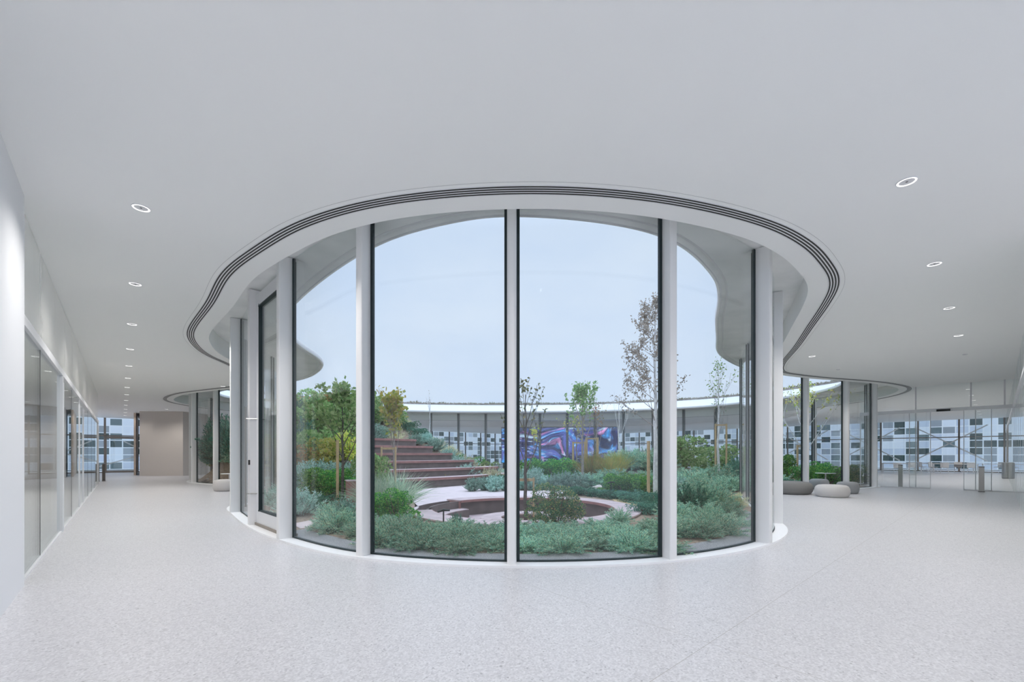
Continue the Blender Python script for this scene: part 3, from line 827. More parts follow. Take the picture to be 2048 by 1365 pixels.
# ------------------------------------------------------------------ downlights
dl_proto = empty('downlight', (0, 0, 0), 'x', 'ceiling light')
mb = MB(); mb.lathe([(.092, .004), (.092, -.006), (.086, -.008), (.084, .004)], 32); mb.build('trim_ring', M['white_metal'], dl_proto, smooth=True)
mb = MB(); mb.lathe([(.084, -.002), (.081, -.009), (.070, -.009), (.067, -.002)], 32); mb.build('light_ring', M['led'], dl_proto, smooth=True)
mb = MB(); mb.lathe([(.067, -.004), (.010, -.004)], 32); mb.build('center_plate', M['lamp_plate'], dl_proto, smooth=True)
mb = MB(); mb.lathe([(.012, -.003), (.010, -.007), (.0005, -.007)], 16); mb.build('center_dot', M['lamp_dot'], dl_proto)
lamp_n = 0
def lamp(p, power, col=(1.0, 0.965, 0.925)):
    global lamp_n
    lamp_n += 1
    ld = bpy.data.lights.new('downlight_and_fill_spot', 'SPOT')  # serves the downlights and also the added fill spots that have no fixture
    ld.energy = power; ld.spot_size = math.radians(140); ld.spot_blend = 1.0; ld.shadow_soft_size = 0.025
    ld.color = col
    lo = bpy.data.objects.new('downlight_and_fill_spot', ld)
    COL.objects.link(lo)
    lo.location = (p.x, p.y, CEIL - .03)
    return lo
used = [False]
def downlight(p, label, group, power=LAMP, col=(1.0, 0.965, 0.925)):
    o = dl_proto if not used[0] else copy_tree(dl_proto)
    used[0] = True
    o.location = (p.x, p.y, CEIL)
    tag(o, label, 'ceiling light', group)
    if power: lamp(p, power, col)
for k in range(13):
    downlight(uv(6.84 + 3.13 * k, .17), 'round lit ceiling downlight in the left corridor row, %s from the camera' % ORD[k], 'downlights of the left corridor', LAMP * (1.0 if k == 0 else 1.3 if k < 5 else max(.5, 1.3 - .2 * (k - 4))), (1.0, .965, .925) if k < 5 else (1.0, .95, .89))
for k in range(4):
    downlight(uv(.66, 6.32 + 3.05 * k), 'round lit ceiling downlight in the right hall row, %s from the camera' % ORD[k], 'downlights of the right hall')
for k in range(8):
    downlight(uv(.9, 28.6 + 3.05 * k), 'round ceiling downlight beyond the sliding doors, %s from the doors' % ORD[k], 'downlights beyond the sliding doors')
for px, py, txt in ((1624, 713, 'single lit downlight beside the air slots, above the grey poufs'), (446, 773, 'lit downlight before the dark left bay, near the white column'),
                    (333, 819, 'lit downlight close to the warm grey wall block')):
    p = W(px, py, CEIL); p.z = 0
    downlight(p, txt, None)
for px, py, txt in ((1676, 739, 'small unlit detector disc in the ceiling above the grey poufs'), (1930, 709, 'small unlit detector disc in the right hall light row')):
    p = W(px, py, CEIL)
    mb = MB(); mb.lathe([(.001, -.02), (.05, -.02), (.06, .002)], 20)
    tag(mb.build('smoke_detector', M['lamp_plate'], loc=(p.x, p.y, CEIL)), txt, 'detector')
# fill spots without fixtures, added to brighten the hall and the rooms behind glass
for u, v, q in ((-4, .17, .8), (-.5, .17, .55), (3.2, .2, .75), (2.7, 3.2, .5), (.6, 3.2, .5), (-4, 3.5, .8), (-4, 7, .8), (-4, -4, .8), (2.2, 9.2, .8), (6.5, 1.6, .8), (13, 1.6, .9), (4.2, 17.5, 1), (3.6, 21.5, 1), (2.0, 13.5, .8),
             (18, 3.0, .8), (24, 2.6, .6), (36, 6, .5), (4, 33, 1), (6, 40, 1), (8, 35, 1), (10, 40, 1), (30, 32, 1), (33, 25, 1), (36, 18, 1), (40, 28, 1), (25, 40, 1), (34, 38, 1), (44, 10, .6), (18, 46, 1)):
    lamp(uv(u, v), LAMP * q)
for u in (10, 15, 20, 25, 31): lamp(uv(u, V_G - 2.2), LAMP * .8)
for v in (12, 18, 24, 30, 36, 42): lamp(uv(U_R - 2.2, v), LAMP * .8)

# ------------------------------------------------------------------ outside of the building
mb = MB(); add_fill(mb, [[(-140, -90), (140, -90), (140, 160), (-140, 160)], outline], -.06)
tag(mb.build('ground', M['paving'], recalc=False), 'pale paving outside the building', 'ground', kind='structure')
for nm, c_, rz, x0, x1, lab in (('office_building', uv(U_END + 8.5, 0), ANG, -30, 60.5, 'office block with chequered cell facade beyond the left corridor'),
                                ('office_building', uv(0, V_END + 8.0), ANG + pi / 2, -30, 62, 'office block with chequered cell facade beyond the right hall')):
    o = empty(nm, (c_.x, c_.y, 0), lab, 'building', rz=rz)
    sgn = 1 if rz == ANG else -1
    mb = MB(); mb.box(((x0 + x1) / 2, sgn * 2, 4.2), (x1 - x0, 4, 8.4)); mb.build('cell_facade', M['facade'], o)
    mb = MB(); mb.box(((x0 + x1) / 2, sgn * 2, 8.5), (x1 - x0 + .4, 4.4, .3)); mb.build('parapet', M['fascia'], o)
for i, (v, du) in enumerate(((V_END + 1.6, 0), (V_END + 1.6, 5.6), (V_END + 1.6, 11.2))):
    o = empty('cross_brace', uv(.6 + du, v), 'pale diagonal cross brace outside the hall windows, %s from the right' % ORD[i], 'brace', 'cross braces outside')
    for a_, b_ in (((.0, .9), (4.6, 4.0)), ((.0, 4.0), (4.6, .9))):
        mb = MB(); mb.bar(Vector((-CU * a_[0], SU * a_[0], a_[1])), Vector((-CU * b_[0], SU * b_[0], b_[1])), .10); mb.build('rod', M['brace'], o)
o = empty('cross_brace', uv(U_END + 1.4, .6), 'pale diagonal cross brace outside the left corridor end', 'brace')
for a_, b_ in (((-2.5, .3), (2.8, 2.2)), ((-.5, 2.6), (3.0, .5))):
    mb = MB(); mb.bar(Vector((SU * a_[0], CU * a_[0], a_[1])), Vector((SU * b_[0], CU * b_[0], b_[1])), .10); mb.build('rod', M['brace'], o)

# ------------------------------------------------------------------ furniture of the halls
def pouf(p, r, h, mat, label):
    mb = MB()
    prof = [(.001, 0), (r * .80, 0), (r * .90, h * .06), (r * .97, h * .25), (r, h * .48), (r * .975, h * .70), (r * .90, h * .88), (r * .78, h * .97), (r * .6, h), (.001, h * 1.0)]
    mb.lathe(prof, 48)
    o = mb.build('pouf', mat, smooth=True, loc=(p.x, p.y, 0))
    mb = MB(); mb.lathe([(r * 1.001, h * .49), (r * 1.006, h * .5), (r * 1.001, h * .51)], 48)
    mb.build('piping', mat, o, smooth=True)
    return tag(o, label, 'pouf', 'round fabric poufs')
def pouf_at(px, py_base, wpx, h, mat, label):
    Y0 = F * EYE / (py_base - HOR)
    r = wpx / 2 * Y0 / F
    r = wpx / 2 * (Y0 + r) / math.sqrt(F * F + (px - 1024) ** 2) * 1.0
    p = D(px, Y0 + r)
    return pouf(p, r, h, mat, label)
pouf_at(1664, 997, 73, .42, M['pouf_light'], 'light grey round pouf, foremost of the group beside the right bay')
pouf_at(1580, 991, 92, .46, M['pouf_dark'], 'large dark taupe pouf half behind the right column')
pouf_at(1695, 989, 48, .44, M['pouf_grey'], 'mid grey pouf on the right of the group')
pouf_at(1638, 980.5, 42, .44, M['pouf_grey'], 'mid grey pouf at the back, behind the little table')
pouf_at(452, 984, 54, .46, M['pouf_light'], 'light pouf half behind the left white column')
def side_table(p, r, h, label):
    o = empty('side_table', (p.x, p.y, 0), label, 'table')
    mb = MB(); mb.lathe([(.001, h - .025), (r, h - .025), (r, h), (.001, h)], 32); mb.build('table_top', M['white_metal'], o)
    mb = MB(); mb.lathe([(.03, .02), (.03, h - .025)], 14); mb.build('leg', M['white_metal'], o)
    mb = MB(); mb.lathe([(.001, 0), (r * .55, 0), (r * .55, .015), (.03, .03)], 32); mb.build('base', M['white_metal'], o)
side_table(D(1651, 20.0), .40, .64, 'small round white pedestal table among the grey poufs')
side_table(D(459, 19.0), .33, .66, 'small round white pedestal table by the left light pouf')

def bollard(p, h, w, mat, label):
    o = empty('access_bollard', (p.x, p.y, 0), label, 'bollard', 'steel access bollards', rz=ANG)
    mb = MB(); mb.box((0, 0, h / 2 + .01), (w, w * 1.2, h - .04)); mb.build('body', mat, o)
    mb = MB(); mb.box((0, 0, h - .005), (w * 1.06, w * 1.26, .03)); mb.build('cap', M['dark_steel'], o)
    mb = MB(); mb.box((0, 0, .01), (w * 1.2, w * 1.4, .02)); mb.build('base', M['dark_steel'], o)
bollard(W(1963, 984.5), 1.0, .13, M['steel'], 'steel access bollard in front of the right sliding door leaf')
bollard(W(1801, 975.5), 1.02, .12, M['steel'], 'steel access bollard behind the left fixed pane')
bollard(W(195.5, 963.5), .95, .13, M['dark_steel'], 'dark steel access bollard, left one at the corridor end')
bollard(W(207.5, 963), .95, .13, M['dark_steel'], 'dark steel access bollard, right one at the corridor end')
p = W(2013.5, 957.5)
o = empty('litter_bin', (p.x, p.y, 0), 'round brushed steel litter bin beyond the sliding doors', 'bin')
mb = MB(); mb.lathe([(.21, .03), (.21, .92), (.20, .95)], 32); mb.build('body', M['steel'], o, smooth=True)
mb = MB(); mb.lathe([(.20, .95), (.205, .98), (.13, .99), (.11, .93)], 32); mb.build('lid', M['steel'], o, smooth=True)
mb = MB(); mb.lathe([(.001, 0), (.20, 0), (.20, .03), (.001, .03)], 32); mb.build('base', M['black'], o)

def make_chair(mat):
    o = empty('shell_chair', (0, 0, 0), 'x', 'chair')
    mb = MB(); mb.grid([[(x, y, .45 + .03 * (x / .22) ** 2 + (.02 if y < -.15 else 0)) for x in np.linspace(-.23, .23, 7)] for y in np.linspace(-.22, .2, 6)])
    mb.grid([[(x, y, .43 + .03 * (x / .22) ** 2) for x in np.linspace(-.23, .23, 7)] for y in np.linspace(-.22, .2, 6)]); mb.build('seat', mat, o, smooth=True)
    mb = MB()
    for dy in (0, .02):
        mb.grid([[(x, .2 + dy + .10 * (z - .45) - .05 * (x / .23) ** 2, z) for x in np.linspace(-.24, .24, 7)] for z in np.linspace(.46, .86, 6)])
    mb.build('backrest', mat, o, smooth=True)
    for sx in (-1, 1):
        for sy in (-1, 1):
            mb = MB(); mb.tube([(sx * .18, sy * .16, .44), (sx * .23, sy * .22, 0)], .012, 8); mb.build('leg', M['white_metal'], o)
    return o
ch = make_chair(M['white_metal']); first = True
for i, (px, Y, rz, txt) in enumerate(((1889, 40.5, ANG + pi / 2 + .1, 'white shell chair before the long white table, left one seen from behind'),
                               (1943, 40.0, ANG + pi / 2, 'white shell chair before the long white table, right one seen from behind'),
                               (1866, 41.5, ANG - .4, 'white shell chair at the left end of the long white table'),
                               (1916, 42.6, ANG - pi / 2, 'white shell chair between the two long tables'),
                               (1845, 43.0, ANG + .6, 'white shell chair right of the stacked shelves table'),
                               (1822, 41.0, ANG + 2.0, 'white shell chair behind the left fixed pane, right one'),
                               (1797, 40.0, ANG + 1.2, 'white shell chair behind the left fixed pane, left one'),
                               (1997, 42.0, ANG + 2.4, 'white shell chair to the left of the steel bin'),
                               (2030, 42.5, ANG + 1.0, 'white shell chair to the right of the steel bin'))):
    o = ch if i == 0 else copy_tree(ch)
    o.location = D(px, Y * .83); o.rotation_euler = (0, 0, rz); tag(o, txt, 'chair', 'white shell chairs of the canteen')
def table(p, lx, ly, rz, mat, label, h=.74):
    o = empty('canteen_table', (p.x, p.y, 0), label, 'table', 'canteen tables', rz)
    mb = MB(); mb.box((0, 0, h - .02), (lx, ly, .04)); mb.build('table_top', mat, o)
    for sx in (-1, 1):
        for sy in (-1, 1):
            mb = MB(); mb.box((sx * (lx / 2 - .08), sy * (ly / 2 - .08), (h - .04) / 2), (.05, .05, h - .04)); mb.build('leg', M['white_metal'], o)
table(D(1910, 34.4), 2.6, .8, ANG + pi / 2, M['white_metal'], 'long white canteen table behind the two white chair backs')
table(D(1893, 35.9), 3.2, .6, ANG + pi / 2, M['wood'], 'long pale wooden table near the hall end window')
table(D(1797, 36.4), 2.2, .7, ANG + pi / 2, M['wood'], 'pale wooden table seen through the left fixed pane')
table(D(2008, 33.8), 2.4, .8, ANG + pi / 2, M['white_metal'], 'white canteen table behind the steel bin')

# LED wall on the far court side
lw_o = empty('video_wall', (4.15, 38.6, 0), 'large video wall showing blue and pink swirls behind far court glass', 'screen', rz=math.radians(-6))
mb = MB(); mb.box((0, .12, 2.3), (10.3, .2, 3.25)); mb.build('housing', M['black'], lw_o)
mb = MB(); mb.box((0, 0, 2.3), (10.2, .04, 3.1)); mb.build('screen', M['screen'], lw_o)
mb = MB(); mb.box((0, .12, .34), (10.0, .2, .68)); mb.build('base', M['black'], lw_o)

# ------------------------------------------------------------------ court garden: terrain
GP = off(G, GN, -0.06)
PC = Vector((0.3, 12.0, 0)); PIT_R = 3.05
gx = np.array([p.x for p in G]); gy = np.array([p.y for p in G])
gpoly = [(p.x, p.y) for p in G[::3]]
def inside(x, y):
    c = False; n = len(gpoly); j = n - 1
    for i in range(n):
        xi, yi = gpoly[i]; xj, yj = gpoly[j]
        if (yi > y) != (yj > y) and x < (xj - xi) * (y - yi) / (yj - yi) + xi: c = not c
        j = i
    return c
def gdist(x, y):
    return float(np.sqrt(((gx - x) ** 2 + (gy - y) ** 2).min()))
def sm(t):
    t = min(1.0, max(0.0, t)); return t * t * (3 - 2 * t)
def stair_u(v, k):
    return 16.7 + .8 * k + .022 * (v - 8.5) ** 2
STAIR_R = (16.6, 15.6, 14.2, 13.2, 12.4, 11.8)
def gz(x, y):
    u, v = to_uv(x, y)
    h = 0.0
    # hill that carries the terraces
    hu = min(max(.45 * (u - 17.4 - .022 * (v - 8.5) ** 2), 0), 3.3)
    h += hu * sm((18.3 - v) / 5.0) * sm((34.5 - u) / 6)
    h += .55 * sm((-x - 4.4) / 3) * sm((y - 12) / 4) * sm((21 - y) / 3)
    # mound at the back right
    h += 1.05 * math.exp(-(((x - 7.5) / 3.6) ** 2 + ((y - 23.5) / 3.4) ** 2))
    h += .5 * math.exp(-(((x - 10.5) / 2.2) ** 2 + ((y - 19.8) / 1.8) ** 2)) * 0
    h *= sm(gdist(x, y) / 3.2)
    return h
circ = [(PC.x + PIT_R * math.cos(2 * pi * k / 72), PC.y + PIT_R * math.sin(2 * pi * k / 72)) for k in range(72)]
mb = MB(); add_fill(mb, [GP[::2], circ], -0.005)
tag(mb.build('ground_court', M['soil'], recalc=False), 'brown mulch ground of the courtyard garden', 'ground', kind='structure')
def mound(name, x0, x1, y0, y1, st, mat, label):
    xs = np.arange(x0, x1, st); ys = np.arange(y0, y1, st)
    H = {}
    for i, x in enumerate(xs):
        for j, y in enumerate(ys):
            if inside(x, y):
                hh = gz(x, y)
                H[i, j] = hh - .012 if hh < .02 else hh + .05 * noise.noise(Vector((x * .8, y * .8, 0))) * min(1, hh)
    mb = MB(); idx = {}
    for (i, j), z in H.items():
        if all((i + a_, j + b_) in H for a_ in (0, 1) for b_ in (0, 1)):
            q = [(i, j), (i + 1, j), (i + 1, j + 1), (i, j + 1)]
            if max(H[k] for k in q) <= 0: continue
            mb.poly([(xs[a_], ys[b_], H[a_, b_]) for a_, b_ in q])
    tag(mb.build(name, M[mat], smooth=True), label, 'ground', kind='structure')
mound('hill', -18, 1.5, 11.5, 36, .4, 'soil', 'planted earth bank behind and beside the terraced seating')
mound('hill', 1.5, 15, 14.5, 33, .4, 'soil', 'low planted mound at the back right of the garden')

# strips and paths
def arc_fill(s0, s1, d0, d1, z0, z1, name, mat, label, cat, kind='structure'):
    P, N = arc(s0, s1)
    mb = MB(); mb.ribbon(P, N, d0, d1, z0, z1, closed=False)
    return tag(mb.build(name, M[mat]), label, cat, kind=kind)
arc_fill(posts[1] - 8, posts[6] + 20, -.55, -.06, -.004, .012, 'trim_gravel', 'gravel', 'strip of grey gravel along the outside of the curved glass', 'gravel strip')
mb = MB()
pts = [W(*q) for q in ((838, 1016), (822, 1000), (826, 988), (850, 979), (880, 976), (935, 971), (950, 979), (1030, 983), (1110, 981), (1150, 979), (1128, 988))]
ringp = [(PC.x + 3.02 * math.cos(math.radians(a)), PC.y + 3.02 * math.sin(math.radians(a)), 0) for a in range(80, 205, 6)]
mb.prism([tuple(q) for q in pts] + ringp, -.003, .014)
tag(mb.build('path_paving', M['path']), 'pinkish paving between the terraces and the sunken ring', 'paving', kind='structure')
mb = MB()
mb.prism([(-4.7, 9.3), (-4.25, 8.75), (-3.1, 9.9), (-2.9, 10.6), (-2.8, 11.6), (-3.6, 11.9), (-4.2, 11.0)], -.003, .012)
tag(mb.build('path_door', M['path']), 'pinkish garden path leading from the glazed door', 'paving', kind='structure')
mb = MB()
mb.prism([(4.6, 10.2), (5.2, 10.9), (6.6, 13.6), (7.2, 15.2), (6.4, 15.6), (5.2, 13.4), (4.0, 11.2)], -.003, .012)
tag(mb.build('ground_sand', M['sand']), 'ochre sand patch beside the right bend of the glass', 'sand', kind='structure')
mb = MB(); mb.prism([(3.5, 11.6), (4.6, 12.4), (5.0, 14.6), (4.2, 15.4), (3.3, 14.4), (3.2, 13.0)], -.003, .010)
tag(mb.build('ground_sand', M['sand']), 'sandy patch around the foot of the tall birch', 'sand', kind='structure')

# sunken seating ring
pit = empty('sunken_seating', (PC.x, PC.y, 0), 'round sunken seating ring with radial wooden planks', 'seating')
def ring_planks(r0, r1, a0, a1, n, z0, z1, gap=.010):
    mb = MB()
    for k in range(n):
        b0 = a0 + (a1 - a0) * k / n; b1 = a0 + (a1 - a0) * (k + 1) / n
        g0 = gap / r0 / 2
        b0, b1 = math.radians(b0) + g0, math.radians(b1) - g0
        q = []
        for r_, aa in ((r0, (b0, b1)), (r1, (b1, b0))):
            for a_ in aa: q.append((r_ * math.cos(a_), r_ * math.sin(a_)))
        mb.prism(q, z0, z1)
    return mb
def ring_wall(r0, r1, a0, a1, z0, z1, n=60):
    mb = MB()
    sec = []
    for k in range(n + 1):
        a_ = math.radians(a0 + (a1 - a0) * k / n); c_, s_ = math.cos(a_), math.sin(a_)
        sec.append([(r0 * c_, r0 * s_, z0), (r1 * c_, r1 * s_, z0), (r1 * c_, r1 * s_, z1), (r0 * c_, r0 * s_, z1)])
    mb.grid(sec, closed_v=True); mb.poly(sec[0][::-1]); mb.poly(sec[-1])
    return mb
ring_planks(2.48, 3.14, -165, 140, 84, .02, .055).build('bench_top', M['plank'], pit)
ring_wall(2.455, 2.48, -165, 140, -.02, .054).build('bench_lip', M['plank_edge'], pit, smooth=True)
ring_wall(2.56, 2.62, -180, 180, -.46, .02).build('pit_wall', M['riser'], pit, smooth=True)
mb = MB(); mb.lathe([(.02, -.45), (2.6, -.45)], 60); mb.build('pit_floor', M['plank'], pit)
ring_wall(2.2, 3.0, 138, 215, -.24, -.2).build('step', M['plank'], pit, smooth=True)
ring_wall(2.18, 2.22, 138, 215, -.46, -.22).build('step_riser', M['riser'], pit, smooth=True)
ring_wall(2.98, 3.06, 138, 215, -.24, .012).build('step_riser', M['riser'], pit, smooth=True)
mb = MB(); q = math.radians(140); mb.box((2.8 * math.cos(q), 2.8 * math.sin(q), -.2), (.6, .05, .44), rz=q); mb.build('bench_end', M['plank_edge'], pit)
pl = Vector((.05, -1.35, 0))
m_ = ring_planks(.62, 1.12, 0, 360, 30, -.07, -.035); m_.build('planter_top', M['plank'], pit, loc=pl)
m_ = ring_wall(.98, 1.03, 0, 360, -.45, -.07); m_.build('planter_wall', M['riser'], pit, smooth=True, loc=pl)
m_ = ring_wall(.62, .66, 0, 360, -.45, -.07); m_.build('planter_lining', M['riser'], pit, smooth=True, loc=pl)
mb = MB(); mb.lathe([(.01, -.14), (.64, -.16)], 30); mb.build('planter_soil', M['soil'], pit, loc=pl)

# terraced seating
ter = empty('terraced_seating', (0, 0, 0), 'six curved wooden terraces climbing the bank on the left', 'seating')
for k in range(6):
    z1 = .45 + .37 * k; z0 = z1 - (.45 if k == 0 else .37)
    vl, vr = 6.9 + .12 * k, STAIR_R[k]
    vv = np.linspace(vl, vr, 22)
    front = [uv(stair_u(v, k), v) for v in vv]; back = [uv(stair_u(v, k) + .95, v) for v in vv]
    lipf = [uv(stair_u(v, k) - .05, v) for v in vv]
    mb = MB()
    sec = [[(a_.x, a_.y, z1 - .05), (b_.x, b_.y, z1 - .05), (b_.x, b_.y, z1), (a_.x, a_.y, z1)] for a_, b_ in zip(lipf, back)]
    mb.grid(sec, closed_v=True); mb.poly(sec[0][::-1]); mb.poly(sec[-1])
    tr = mb.build('tread', M['plank'], ter)
    nose = [uv(stair_u(v, k) - .075, v) for v in vv]
    mb = MB()
    sec = [[(a_.x, a_.y, z1 - .11), (b_.x, b_.y, z1 - .11), (b_.x, b_.y, z1 - .004), (a_.x, a_.y, z1 - .004)] for a_, b_ in zip(nose, lipf)]
    mb.grid(sec, closed_v=True); mb.poly(sec[0][::-1]); mb.poly(sec[-1]); mb.build('edge_board', M['plank_edge'], tr)
    mb = MB()
    sec = [[(a_.x, a_.y, z0 - .05), (b_.x, b_.y, z0 - .05), (b_.x, b_.y, z1 - .05), (a_.x, a_.y, z1 - .05)] for a_, b_ in zip(front, back)]
    mb.grid(sec, closed_v=True); mb.poly(sec[0][::-1]); mb.poly(sec[-1]); mb.build('riser', M['riser'], ter)

# ------------------------------------------------------------------ plants
def blade(mb, p, d, L, w, droop=0.0, seg=1, m=0):
    d = Vector(d).normalized(); p = Vector(p)
    side = d.cross(Vector((random.gauss(0, 1), random.gauss(0, 1), random.gauss(0, 1)))).normalized() * w
    n0 = len(mb.v)
    if seg == 1:
        q = p + d * L * .5; e = p + d * L
        mb.v += [tuple(p), tuple(q + side), tuple(e), tuple(q - side)]
        mb.f.append((n0, n0 + 1, n0 + 2, n0 + 3)); mb.m.append(m)
    else:
        pts = []
        c = p.copy(); dd_ = d.copy()
        for k in range(seg + 1):
            pts.append(c.copy()); c = c + dd_ * (L / seg); dd_ = (dd_ + Vector((0, 0, -droop / seg))).normalized()
        for k, c in enumerate(pts):
            ww = side * (1 - (k / seg) ** 1.5 * .92)
            mb.v += [tuple(c + ww), tuple(c - ww)]
        for k in range(seg):
            a_ = n0 + 2 * k
            mb.f.append((a_, a_ + 1, a_ + 3, a_ + 2)); mb.m.append(m)
def rdir(up=0.0):
    while True:
        v = Vector((random.uniform(-1, 1), random.uniform(-1, 1), random.uniform(-1, 1)))
        if .05 < v.length < 1: break
    v.normalize(); v.z += up
    return v.normalized()

def feathery(name, mat, stems=110, leaflets=30, r=.5, h=.55, ll=.075, lw=.007, up=.55, droop=.5):
    mb = MB(); st = MB()
    for _ in range(stems):
        a = random.uniform(0, 2 * pi); e = random.uniform(.12, 1.0)
        d = Vector((math.cos(a) * (1.05 - e * .8), math.sin(a) * (1.05 - e * .8), e * up + .25)).normalized()
        L = random.uniform(.65, 1.0) * (r * (1 - e * .3) + h * e * .5) * 1.05
        c = Vector((random.gauss(0, .07 * r * 2), random.gauss(0, .07 * r * 2), 0))
        path = [c.copy()]
        for k in range(leaflets):
            c = c + d * (L / leaflets)
            d = (d + Vector((0, 0, -droop / leaflets)) + rdir() * .05).normalized()
            path.append(c.copy())
            if k < leaflets * .12: continue
            for _k in range(3):
                blade(mb, c, d * .8 + rdir() * .8 + Vector((0, 0, .2)), ll * random.uniform(.6, 1.15), lw)
        st.tube(path[::6] if len(path) > 7 else path, .004, 4, cap=False)
    o = mb.build(name, mat, recalc=False)
    st.build('stem', M['twig'], o, recalc=False)
    return o
def leafy(name, mat, n=1500, r=.5, h=.9, ls=.05, lw=.02, stems=14):
    mb = MB(); st = MB()
    for _ in range(stems):
        a = random.uniform(0, 2 * pi); rr = random.uniform(.1, .38)
        st.tube([(0.04 * math.cos(a), .04 * math.sin(a), 0), (rr * .6 * math.cos(a), rr * .6 * math.sin(a), h * .45), (rr * math.cos(a), rr * math.sin(a), h * random.uniform(.7, .98))], [.012, .008, .003], 5, cap=False)
    lumps = [(Vector((random.uniform(-.36, .36), random.uniform(-.36, .36), random.uniform(.18, .82) * h)), random.uniform(.12, .25)) for _ in range(17)]
    for _ in range(n):
        c, R_ = random.choice(lumps)
        d = rdir(.25)
        p = c + d * R_ * random.uniform(.55, 1.0) ** .5
        if p.z < .03: p.z = random.uniform(.03, .15)
        blade(mb, p, d + rdir() * .9, ls * random.uniform(.7, 1.3), lw * random.uniform(.8, 1.2))
    o = mb.build(name, mat, recalc=False)
    st.build('stem', M['twig'], o, recalc=False)
    return o
def grass(name, mat, n=700, r=.5, h=.9, w=.010, droop=1.4):
    mb = MB()
    for _ in range(n):
        a = random.uniform(0, 2 * pi); t_ = random.uniform(.05, .75)
        d = Vector((math.cos(a) * t_, math.sin(a) * t_, 1))
        blade(mb, (random.gauss(0, .06), random.gauss(0, .06), 0), d, h * random.uniform(.7, 1.25), w, droop * random.uniform(.5, 1.2), 6)
    return mb.build(name, mat, recalc=False)

protos = {
    'feather': feathery('feathery_shrub', M['l_feather']),
    'feather_b': feathery('feathery_shrub', M['l_feather'], stems=125, up=.8, h=.7, droop=.25),
    'silver': feathery('lavender_shrub', M['l_silver'], stems=110, leaflets=18, r=.45, h=.85, ll=.085, lw=.010, up=1.5, droop=.05),
    'straw': feathery('dry_lavender_shrub', M['l_straw'], stems=100, leaflets=16, r=.45, h=.8, ll=.08, lw=.008, up=1.4, droop=.1),
    'green': leafy('leafy_shrub', M['l_green'], n=4600, ls=.046, lw=.018),
    'mid': leafy('leafy_shrub', M['l_mid'], n=2800, h=1.0, ls=.065, lw=.024),
    'orange': leafy('autumn_shrub', M['l_orange'], n=2600, h=1.0, ls=.065, lw=.024),
    'yellow': leafy('yellow_shrub', M['l_yellow'], n=2400, h=1.0, ls=.065, lw=.024),
    'dark': feathery('juniper_shrub', M['l_dark'], stems=110, leaflets=26, r=.45, h=.95, ll=.07, lw=.010, up=1.1, droop=.1),
    'gold': leafy('golden_tipped_shrub', M['l_gold'], n=8000, h=1.0, ls=.036, lw=.011),
    'grass': grass('fountain_grass', M['l_grass']),
    'rust': grass('rusty_grass', M['l_rust'], n=700, w=.009, droop=.7, h=1.1),
    'low': leafy('creeping_shrub', M['l_dark'], n=2600, h=.5, ls=.055, lw=.018),
}
used_p = set()
ncopy = {}
def plant(kind, p, s, label, group=None, sz=None, rz=None):
    pr = protos[kind]
    if kind in used_p: o = copy_tree(pr)
    else: o = pr; used_p.add(kind)
    z = gz(p.x, p.y) if p.z == 0 else p.z
    o.location = (p.x, p.y, z - .02)
    o.scale = (s, s, sz or s)
    o.rotation_euler = (0, 0, random.uniform(0, 6.28) if rz is None else rz)
    return tag(o, label, 'shrub' if 'grass' not in o.name else 'grass', group)

# low feathery planting right behind the curved glass
FRONT = (('front row', (770, 846, 920, 986, 1054, 1124, 1196, 1264, 1318), 6.85, .86, .46),
         ('second row', (668, 742, 800, 860, 918, 976, 1036, 1096, 1158, 1220, 1280, 1340, 1392, 1442), 7.55, .92, .48),
         ('third row', (690, 756, 812, 866, 920, 974, 1030, 1086, 1144, 1202, 1258, 1312, 1366, 1416, 1464), 8.3, .90, .40))
for rn, xs, Y0, s_, sz in FRONT:
    for i, px in enumerate(xs):
        Y = Y0 + (.9 if px < 720 else (.35 if px < 790 or px > 1330 else 0)) + (.4 if px > 1400 else 0)
        plant('feather' if (i + len(xs)) % 2 else 'feather_b', D(px, Y + .15 * math.sin(i * 2.3)), s_ + .1 * math.sin(i * 1.7), 'low feathery blue-green shrub in the %s behind the glass, %s from the left' % (rn, ORD[i]),
              'feathery shrubs in the ' + rn, sz * (1 + .2 * math.sin(i * 2.9 + Y0)) * (1.35 if px < 850 or px > 1340 else 1.0))
